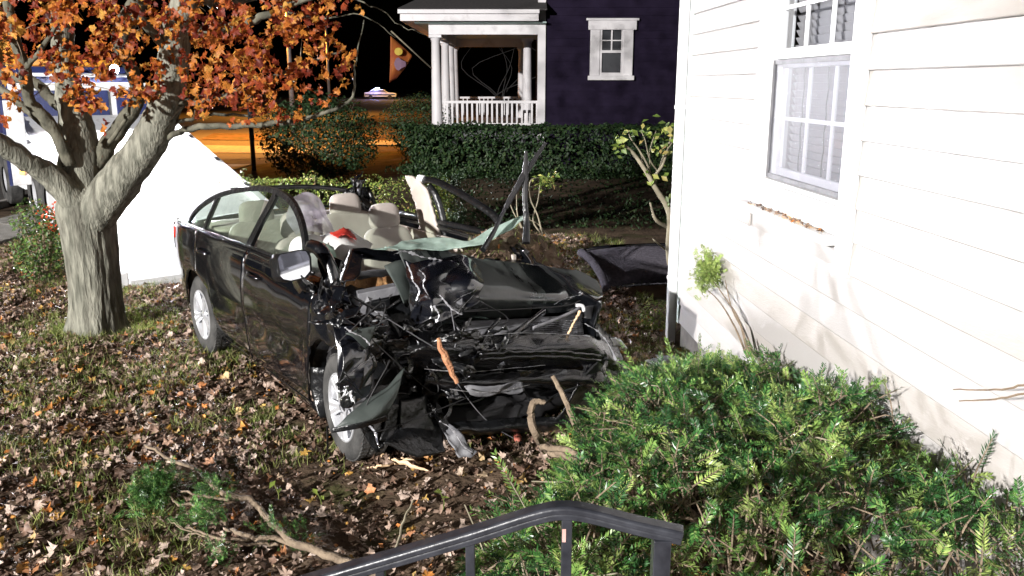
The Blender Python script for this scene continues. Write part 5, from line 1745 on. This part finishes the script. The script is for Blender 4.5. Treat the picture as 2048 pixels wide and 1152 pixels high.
bush('round_shrub', 'dark round shrub below the porch corner beside the path', (-3.0, 27.5, 0), (2.4, 2.4, 1.9), 4000, 'dark_green', .09, seed=15, stems=6)
bush('street_shrub', 'green and red shrub growing left of the maple trunk', (-5.3, 9.4, 0), (.6, .6, .95), 1900, 'bush_green', .05, seed=16, stems=8)
r = np.random.default_rng(3)
c = at(112, 432, 9.1) - np.array((-5.35, 9.4, 0))
stuff(oval_mass('red_leaves', c + r.normal(size=(150, 3)) * (.11, .1, .09), r.uniform(.03, .06, 150), rotmats(150, (0, -.5, 1), .7, r), 'red_leaf', [o for o in COL.objects if o.name == 'street_shrub'][0]))
bush('grass_clump', 'bright green weedy clump on the ground left of the downspout', tuple(gr(1310, 660)), (.35, .35, .28), 420, 'shrub_green', .04, .25, seed=17, stems=2)
# sapling by the roof panel
sg = thing('sapling_shrub', 'tall thin branching shrub with few leaves beside the downspout', 'shrub', tuple(gr(1345, 560)))
g0 = np.array(sg.location)
Yg = float(g0[1])
for pts, r0 in (([(1345, 560), (1338, 500), (1340, 440), (1332, 410), (1310, 375), (1290, 340), (1265, 305), (1240, 285)], .045), ([(1338, 455), (1312, 440), (1300, 405)], .028), ([(1332, 410), (1312, 380), (1312, 350), (1325, 330), (1338, 290), (1345, 258)], .024), ([(1340, 430), (1360, 400), (1375, 380)], .022), ([(1305, 362), (1295, 330), (1278, 300), (1262, 278), (1256, 262)], .013), ([(1318, 345), (1300, 320), (1290, 280), (1282, 262)], .010), ([(1315, 350), (1328, 310), (1352, 275)], .011), ([(1300, 335), (1300, 300), (1312, 262)], .009), ([(1290, 345), (1282, 310), (1265, 282)], .008), ([(1332, 500), (1310, 482), (1305, 478)], .014)):
    P = smoothline([at(x, y, Yg - .25 * (i > 0) + .05 * math.sin(i * 2 + x)) - g0 for i, (x, y) in enumerate(pts)], 5)
    MB().tube(P, np.linspace(r0, r0 * .35, len(P)), 7).build('branch', 'grey_twig', sg, True)
r = np.random.default_rng(9)
PP = []
for (x, y, n, s) in ((1240, 290, 16, 12), (1262, 268, 8, 12), (1310, 350, 16, 10), (1345, 260, 26, 12), (1325, 300, 14, 10), (1305, 270, 10, 12), (1338, 275, 14, 14), (1283, 262, 6, 8), (1330, 400, 6, 8)):
    for _ in range(n):
        PP.append(at(x + r.normal() * s, y + r.normal() * s * .8, Yg - .25 + r.normal() * .08) - g0)
stuff(oval_mass('leaf_cluster', np.array(PP), r.uniform(.06, .11, len(PP)), rotmats(len(PP), (-.4, -.6, .6), .5, r), 'shrub_green', sg, .6))

# ================================================================== NEIGHBOUR'S HOUSE
nh = thing('purple_house', 'dark purple house with a white porch in the background', 'house', (.8, 24, 0))
P0 = np.array((.8, 24., 0))


def nb(name, boxes, m, parent=None, bevel=0):
    q = MB()
    for lo, hi in boxes:
        q.box(np.array(lo) - P0, np.array(hi) - P0)
    return q.build(name, m, parent or nh, bevel=bevel)


nb('wall', [((.92, 24.02, 0), (9, 24.3, 8)), ((.92, 24.3, 0), (1.2, 34, 8))], 'purple')
for k in range(26):
    z = .6 + k * .2
    q = MB()
    for xa, xb in (((.93, 2.05), (3.42, 9)) if 2.2 < z < 3.9 else ((.93, 9),)):
        V = [(xa, 24.02, z), (xb, 24.02, z), (xb, 23.995, z), (xa, 23.995, z), (xa, 24.018, z + .2), (xb, 24.018, z + .2)]
        q.add([np.array(v) - P0 for v in V], [(0, 1, 2, 3), (3, 2, 5, 4), (0, 3, 4), (1, 5, 2)])
    q.build('clapboard', 'purple', nh)
nb('corner_board', [((.70, 23.93, .5), (.91, 24.25, 8))], 'porch_white')
wf = nb('window', [((2.12, 23.90, 2.42), (2.38, 23.99, 3.62)), ((3.02, 23.90, 2.42), (3.28, 23.99, 3.62)), ((2.06, 23.88, 3.62), (3.36, 23.99, 3.86)), ((2.0, 23.86, 3.86), (3.42, 23.99, 3.92)), ((2.07, 23.86, 2.30), (3.33, 23.99, 2.42))], 'porch_white', None, .01)
nb('sash', [((2.38, 23.93, 2.42), (2.44, 23.97, 3.62)), ((2.96, 23.93, 2.42), (3.02, 23.97, 3.62)), ((2.44, 23.93, 3.02), (2.96, 23.97, 3.09)), ((2.44, 23.93, 2.42), (2.96, 23.97, 2.5)), ((2.68, 23.94, 3.09), (2.72, 23.96, 3.62)), ((2.44, 23.945, 3.33), (2.68, 23.96, 3.36)), ((2.72, 23.945, 3.33), (2.96, 23.96, 3.36))], 'porch_white', wf)
for za, zb in ((2.5, 3.02), (3.09, 3.62)):
    nb('glass_pane', [((2.44, 23.952, za), (2.96, 23.956, zb))], 'pane', wf)
nb('room_wall', [((2.3, 24.0, 2.4), (3.1, 24.015, 3.65))], 'room', wf)
# porch: x -2.2 .. .8, y 24 .. 32
FZ, CZ = 1.0, 3.72
nb('porch_floor', [((-2.35, 23.9, .85), (.92, 32.2, FZ))], 'porch_floor')
nb('porch_skirt', [((-2.3, 23.95, 0), (.9, 24.0, .85)), ((-2.35, 24.0, 0), (-2.3, 32, .85))], 'porch_floor')
nb('porch_ceiling', [((-2.6, 23.7, CZ + .06), (.92, 32.4, CZ + .1))], 'porch_ceiling')
nb('porch_beam', [((-2.25, 23.92, CZ - .22), (.70, 24.16, CZ + .06)), ((-2.25, 24.16, CZ - .22), (-2.0, 32, CZ + .06)), ((-2.0, 31.8, CZ - .22), (.7, 32, CZ + .06))], 'porch_white')
nb('fascia', [((-2.95, 23.45, CZ + .10), (.70, 23.55, CZ + .36)), ((-2.95, 23.55, CZ + .10), (-2.85, 32.6, CZ + .36))], 'porch_white')
nb('gutter', [((-3.0, 23.36, CZ + .28), (.72, 23.45, CZ + .38))], 'porch_white')
nb('soffit', [((-2.85, 23.55, CZ + .105), (.70, 23.7, CZ + .13)), ((-2.85, 23.7, CZ + .105), (-2.6, 32.5, CZ + .13))], 'porch_white')
q = MB()
V = [(-3.0, 23.38, CZ + .385), (.92, 23.38, CZ + .385), (.92, 28, CZ + 2.0), (-.8, 28, CZ + 2.0), (-3.0, 32.7, CZ + .385), (-.8, 32.7, CZ + 2)]
q.add([np.array(v) - P0 for v in V], [(0, 1, 2, 3), (0, 3, 5, 4)])
q.build('porch_roof', 'shingle', nh, thick=.05)


def column(x, y):
    q = MB().lathe([(.17, FZ), (.17, FZ + .10), (.15, FZ + .13), (.145, FZ + .6), (.115, CZ - .38), (.14, CZ - .34), (.15, CZ - .22)], Matrix.Translation(Vector((x, y, 0)) - Vector(P0)), 20, 'z')
    q.box(np.array((x - .17, y - .17, CZ - .30)) - P0, np.array((x + .17, y + .17, CZ - .225)) - P0)
    q.build('column', 'porch_white', nh, True, 40)


for x, y in ((-2.08, 24.08), (-2.08, 27.4), (-2.08, 29.8), (-2.08, 31.8), (.35, 31.8), (.45, 25.9)):
    column(x, y)
nb('column_base', [((-2.3, 23.86, 0), (-1.88, 24.28, FZ))], 'porch_white')
nb('railing_top', [((-1.9, 24.02, 1.68), (.70, 24.12, 1.75))], 'porch_white')
nb('railing_bottom', [((-1.9, 24.04, 1.08), (.70, 24.10, 1.14))], 'porch_white')
bl = None
for i in range(19):
    x = -1.82 + i * .138
    if bl is None:
        bl = nb('railing_baluster', [((x, 24.045, 1.14), (x + .05, 24.095, 1.68))], 'porch_white')
    else:
        o = bl.copy()
        COL.objects.link(o)
        o.parent = nh
        o.location = (i * .138, 0, 0)
nb('railing_top', [((-1.9, 31.75, 1.68), (.3, 31.82, 1.75))], 'porch_white')
for i in range(14):
    x = -1.8 + i * .15
    nb('railing_baluster', [((x, 31.76, 1.1), (x + .04, 31.80, 1.68))], 'porch_white')
nb('porch_door', [((.86, 26.6, FZ), (.915, 27.6, 3.1))], 'porch_white')
pc_ = thing('porch_light', 'small round lamp fixed to the porch ceiling', 'lamp', (-.7, 25.2, CZ + .06))
MB().lathe([(0, -.16), (.06, -.15), (.09, -.10), (.05, -.04), (.07, 0)], None, 14, 'z').build('lamp_shade', 'trim', pc_, True)
# bare branches seen through the porch
bt = thing('bare_tree', 'bare branched tree seen through the porch opening', 'tree', (-.4, 46, 0))
for i in range(7):
    r = np.random.default_rng(700 + i)
    P = [(r.normal() * .15, 0, .2), (r.normal() * .5, r.normal() * .3, 1.6), (r.normal() * 1.1, r.normal() * .4, 3.0), (r.normal() * 1.8, r.normal() * .5, 4.2)]
    P = smoothline(P, 4)
    MB().tube(P, np.linspace(.05, .01, len(P)), 6).build('branch', 'dark_trim', bt, True)
# flag on a slanted staff
ff = thing('house_flag', 'orange and yellow flag hanging from the porch column on a slanted staff', 'flag', tuple(at(862, 136, 24.0)))
f0 = np.array(ff.location)
MB().tube([(0, 0, 0), at(782, 62, 23.4) - f0], .02, 6).build('staff', 'grey_twig', ff, True)
A_, B_, C_, D_ = [at(x, y, Y) - f0 for x, y, Y in ((781, 72, 23.35), (825, 112, 23.7), (793, 158, 23.6), (779, 165, 23.4))]
sheet('cloth', [[A_, (A_ + B_) / 2 + (.02, .06, -.01), B_], [(A_ + D_) / 2 + (.0, .05, 0), (A_ + B_ + C_ + D_) / 4 + (0, -.05, 0), (B_ + C_) / 2 + (.02, .03, 0)], [D_, (C_ + D_) / 2, C_]], 'orange_flag', ff, 14, 14, thick=.004)
for (px, py, w_, h_, m) in ((797, 103, .11, .10, 'yellow_print'), (800, 128, .16, .16, 'dark_print')):
    c = at(px, py, 23.40) - f0
    mesh('print', [c + (w_ * math.cos(a), .0 + .01 * math.cos(a * 2), h_ * math.sin(a) * (1 if m[0] == 'y' else .9 + .3 * math.cos(3 * a))) for a in np.linspace(0, 6.28, 15)[:-1]], [list(range(14))], m, ff, thick=.004)

# ================================================================== TOW TRUCK
TU = np.array((-.622, .783, 0))
TC = np.array((-3.34, 9.84, 0))
TYAW = math.atan2(TU[1], TU[0])
tk = thing('tow_truck', 'white and blue flatbed tow truck with its bed tilted onto the lawn', 'tow truck', tuple(TC), TYAW)
tk.scale = (1, .92, 1)
SL = R(14.2)
SM = Matrix.Rotation(-SL, 4, 'Y')


def tp_(v):
    return SM @ Vector(v)


MB().box((0, -1.22, .02), (6.5, 1.22, .09), SM).build('deck', 'deck', tk, bevel=.01)
MB().box((-.12, -1.22, .005), (0.0, 1.22, .05), SM).build('tail_lip', 'deck', tk, bevel=.01)
for s in (-1, 1):
    MB().box((.05, s * 1.29 - .068, -.06), (6.5, s * 1.29 + .068, .17), SM).build('side_rail', 'truck_white', tk, bevel=.015)
    for x in (1.2, 2.4, 3.6, 4.8, 6.0):
        MB().box((x, s * 1.29 - .03, .171), (x + .12, s * 1.29 + .03, .19), SM).build('stake_pocket', 'black_plastic', tk)
for x in (.8, 2.0, 3.2, 4.4, 5.6):
    MB().box((x, -1.15, -.10), (x + .08, 1.15, .018), SM).build('cross_member', 'black_plastic', tk)
zt = tp_((6.5, 0, 0)).z
xt = tp_((6.5, 0, 0)).x
MB().box((xt + .02, -1.2, zt - .1), (xt + .10, 1.2, zt + .62)).build('headboard', 'truck_white', tk, bevel=.01)
for ya, yb in ((-1.1, -.55), (-.42, .1), (.25, 1.1)):
    MB().box((xt - .01, ya, zt + .05), (xt + .018, yb, zt + .5)).build('headboard_panel', 'truck_blue', tk, bevel=.01)
# chassis, cab
MB().box((3.9, -.5, .45), (9.6, .5, .72)).build('chassis', 'black_plastic', tk)
cab = MB()
cab.prism([(7.1, .7), (9.0, .7), (9.1, 1.3), (8.7, 1.55), (8.3, 2.45), (7.2, 2.5), (7.1, 2.3)], -1.1, 1.1, 'y').build('cab', 'truck_blue', tk, bevel=.04)
MB().box((7.07, -.8, 1.62), (7.105, .8, 2.2)).build('rear_window', 'truck_blue', tk)
MB().box((7.3, -.9, 2.5), (7.6, .9, 2.62)).build('light_bar', 'amber_lens', tk, bevel=.02)
for s in (-1, 1):
    for x in (4.5, 5.6, 8.4):
        Mw = Matrix.Translation((x, s * 1.02, .48))
        t_ = MB().lathe([(.24, -.13), (.44, -.14), (.48, -.1), (.48, .1), (.44, .14), (.24, .13)], Mw, 28).build('tyre', 'tyre', tk, True, 40)
        MB().lathe([(0, .06 * s), (.1, .07 * s), (.14, .03 * s), (.24, .1 * s), (.25, 0)], Mw, 20).build('rim', 'alloy', t_, True, 40)
    MB().box((6.2, s * 1.05 - .12, .5), (7.0, s * 1.05 + .12, 1.12)).build('tool_box', 'truck_white', tk, bevel=.02)
    MB().box((3.75, s * 1.12 - .16, .25), (3.80, s * 1.12 + .16, .85)).build('mud_flap', 'truck_white', tk)
    MB().box((3.9, s * 1.02 - .2, .975), (6.1, s * 1.02 + .2, .99)).build('mudguard', 'truck_white', tk)
# tall white body panel with blue edge beside the raised bed
MB().box((4.0, 1.42, .80), (4.06, 1.68, 1.98)).build('side_post', 'truck_white', tk, bevel=.01)
MB().box((4.0, 1.683, .80), (4.06, 1.72, 1.98)).build('post_stripe', 'truck_blue', tk)
# work lamps on the mast
MB().tube([(6.95, -1.0, zt + .4), (6.95, -1.0, 2.35), (6.95, 1.0, 2.35), (6.95, 1.0, zt + .4)], .035, 8).build('mast', 'truck_white', tk, True)
for yy, pw in ((.06, 3600), (-.72, 3600)):
    hd = MB().lathe([(0, .0), (.10, .0), (.105, .05), (.06, .12), (0, .13)], Matrix.Translation((6.84, yy, 2.45)) @ Matrix.Rotation(R(-90), 4, 'Z'), 18).build('work_lamp', 'black_plastic', tk, True)
    MB().lathe([(0, -.004), (.085, -.004), (.085, .002)], Matrix.Translation((6.83, yy, 2.45)) @ Matrix.Rotation(R(-90), 4, 'Z'), 18).build('lamp_lens', 'worklight', hd)
    wp_ = TC + TU * 6.70 + np.array((-TU[1], TU[0], 0)) * yy * .92 + (0, 0, 2.45)
    am = TC + TU * 1.2 + np.array((-TU[1], TU[0], 0)) * yy * .6
    lamp('work_light', 'SPOT', tuple(wp_), pw, (.95, .94, 1), .07, tuple(am), 84, .7)
for x, y, z in ((4.02, 1.55, .98),):
    MB().lathe([(0, -.02), (.035, -.015), (.04, .02)], Matrix.Translation((x - .03, y, z)) @ Matrix.Rotation(R(-90), 4, 'Z'), 12).build('marker_lamp', 'amber_glow', tk)
# yellow tape
stick('caution_tape', [(-8.6, 11.6, 1.02), (-10.5, 11.5, .98), (-13, 11.4, 1.05)], [.02, .02, .02], 'yellow_print', 'yellow tape strip stretched across the street at the left edge', 'tape', 0, 4)

# ================================================================== STREET THINGS
po = thing('path_post', 'thin black post standing on the orange lit ground', 'post', (-6.78, 22.45, 0))
MB().tube([(0, 0, -.05), (0, 0, 1.75)], .06, 10).build('shaft', 'black_iron', po, True)
MB().lathe([(0, 1.98), (.09, 1.95), (.12, 1.8), (.08, 1.75)], None, 12, 'z').build('cap', 'black_iron', po, True)


def street_lamp(loc, label, power, glow=True):
    r = thing('street_lamp', label, 'street lamp', loc, 0, 'sodium street lamps along the street')
    MB().tube([(0, 0, 0), (0, 0, 6.3)], [.12, .07], 10).build('pole', 'grey_plastic', r, True)
    MB().tube(smoothline([(0, 0, 6.2), (-.6, 0, 6.7), (-1.5, 0, 6.8)], 5), .04, 8).build('arm', 'grey_plastic', r, True)
    h = MB().box((-2.1, -.14, 6.72), (-1.45, .14, 6.88)).build('lamp_head', 'grey_plastic', r, bevel=.03)
    MB().lathe([(0, -.08), (.1, -.06), (.14, 0)], Matrix.Translation((-1.8, 0, 6.715)), 14, 'z').build('lamp_lens', 'sodium_glow', h)
    lamp('sodium_light', 'SPOT', (loc[0] - 1.8, loc[1], loc[2] + 6.55), power, (1, .36, .04), .15, (loc[0] - 1.8, loc[1], 0), 145, .5)
    return r


street_lamp((-9.1, 36.0, 0), 'near sodium street lamp standing on the kerb beyond the tow truck', 17000)
street_lamp((-13.0, 62.0, 0), 'far sodium street lamp shining through the maple leaves', 10000)
street_lamp((-26.5, 22.0, 0), 'sodium street lamp across the street behind the tow truck', 5000)
# lit house across the street
hh = thing('lit_house', 'house across the street with an orange lit front', 'house', (-30, 40, 0))
MB().box((-6, -4, 0), (4, 6, 6)).build('wall', 'porch_white', hh)
q = MB()
q.prism([(-6.5, 6), (4.5, 6), (-1, 9)], -4.4, 6.4, 'y').build('roof', 'shingle', hh)
for x in (-4.5, -1.5, 1.5):
    for z in (1.0, 3.6):
        wo = MB().box((x, -4.06, z), (x + 1.1, -4.003, z + 1.6)).build('window', 'trim', hh)
        MB().box((x + .1, -4.08, z + .1), (x + 1.0, -4.063, z + 1.5)).build('pane', 'warm_glow' if (x + z) > 3 else 'room', wo)
# police car far down the street
pcx, pcy = -19.3, 128
pv = thing('police_car', 'white patrol car with blue roof light far down the street', 'car', (pcx, pcy, 0), R(4))
MB().prism([(-2.3, .35), (2.3, .35), (2.35, .7), (2.2, .9), (1.1, 1.0), (.5, 1.42), (-1.0, 1.45), (-1.7, 1.05), (-2.3, 1.0)], -.85, .85, 'y').build('body', 'truck_white', pv, bevel=.06)
MB().prism([(1.0, 1.02), (.48, 1.38), (-.95, 1.4), (-1.55, 1.05)], -.86, .86, 'y').build('side_window', 'room', pv)
MB().box((-2.2, -.865, .6), (2.2, -.852, .75)).build('stripe', 'truck_blue', pv)
for x in (-1.4, 1.4):
    for s in (-1, 1):
        MB().lathe([(0, -.1), (.32, -.1), (.32, .1), (0, .1)], Matrix.Translation((x, s * .78, .32)), 16).build('wheel', 'tyre', pv, True, 40)
MB().box((-.65, -.65, 1.46), (-.2, .65, 1.66)).build('light_bar', 'blue_glow', pv, bevel=.02)
lamp('beacon_light', 'POINT', (pcx - .6, pcy - 1.1, 1.75), 350, (.3, .35, 1), .1)
lamp('street_glow', 'POINT', (pcx + 3, pcy - 5, 5.5), 2500, (1, .5, .12), .15)
# moonlight
sun = bpy.data.lights.new('moon', 'SUN')
sun.energy = .012
sun.angle = R(.5)
sun.color = (.8, .87, 1)
so = bpy.data.objects.new('moon', sun)
COL.objects.link(so)
so.rotation_euler = (R(55), 0, R(-60))
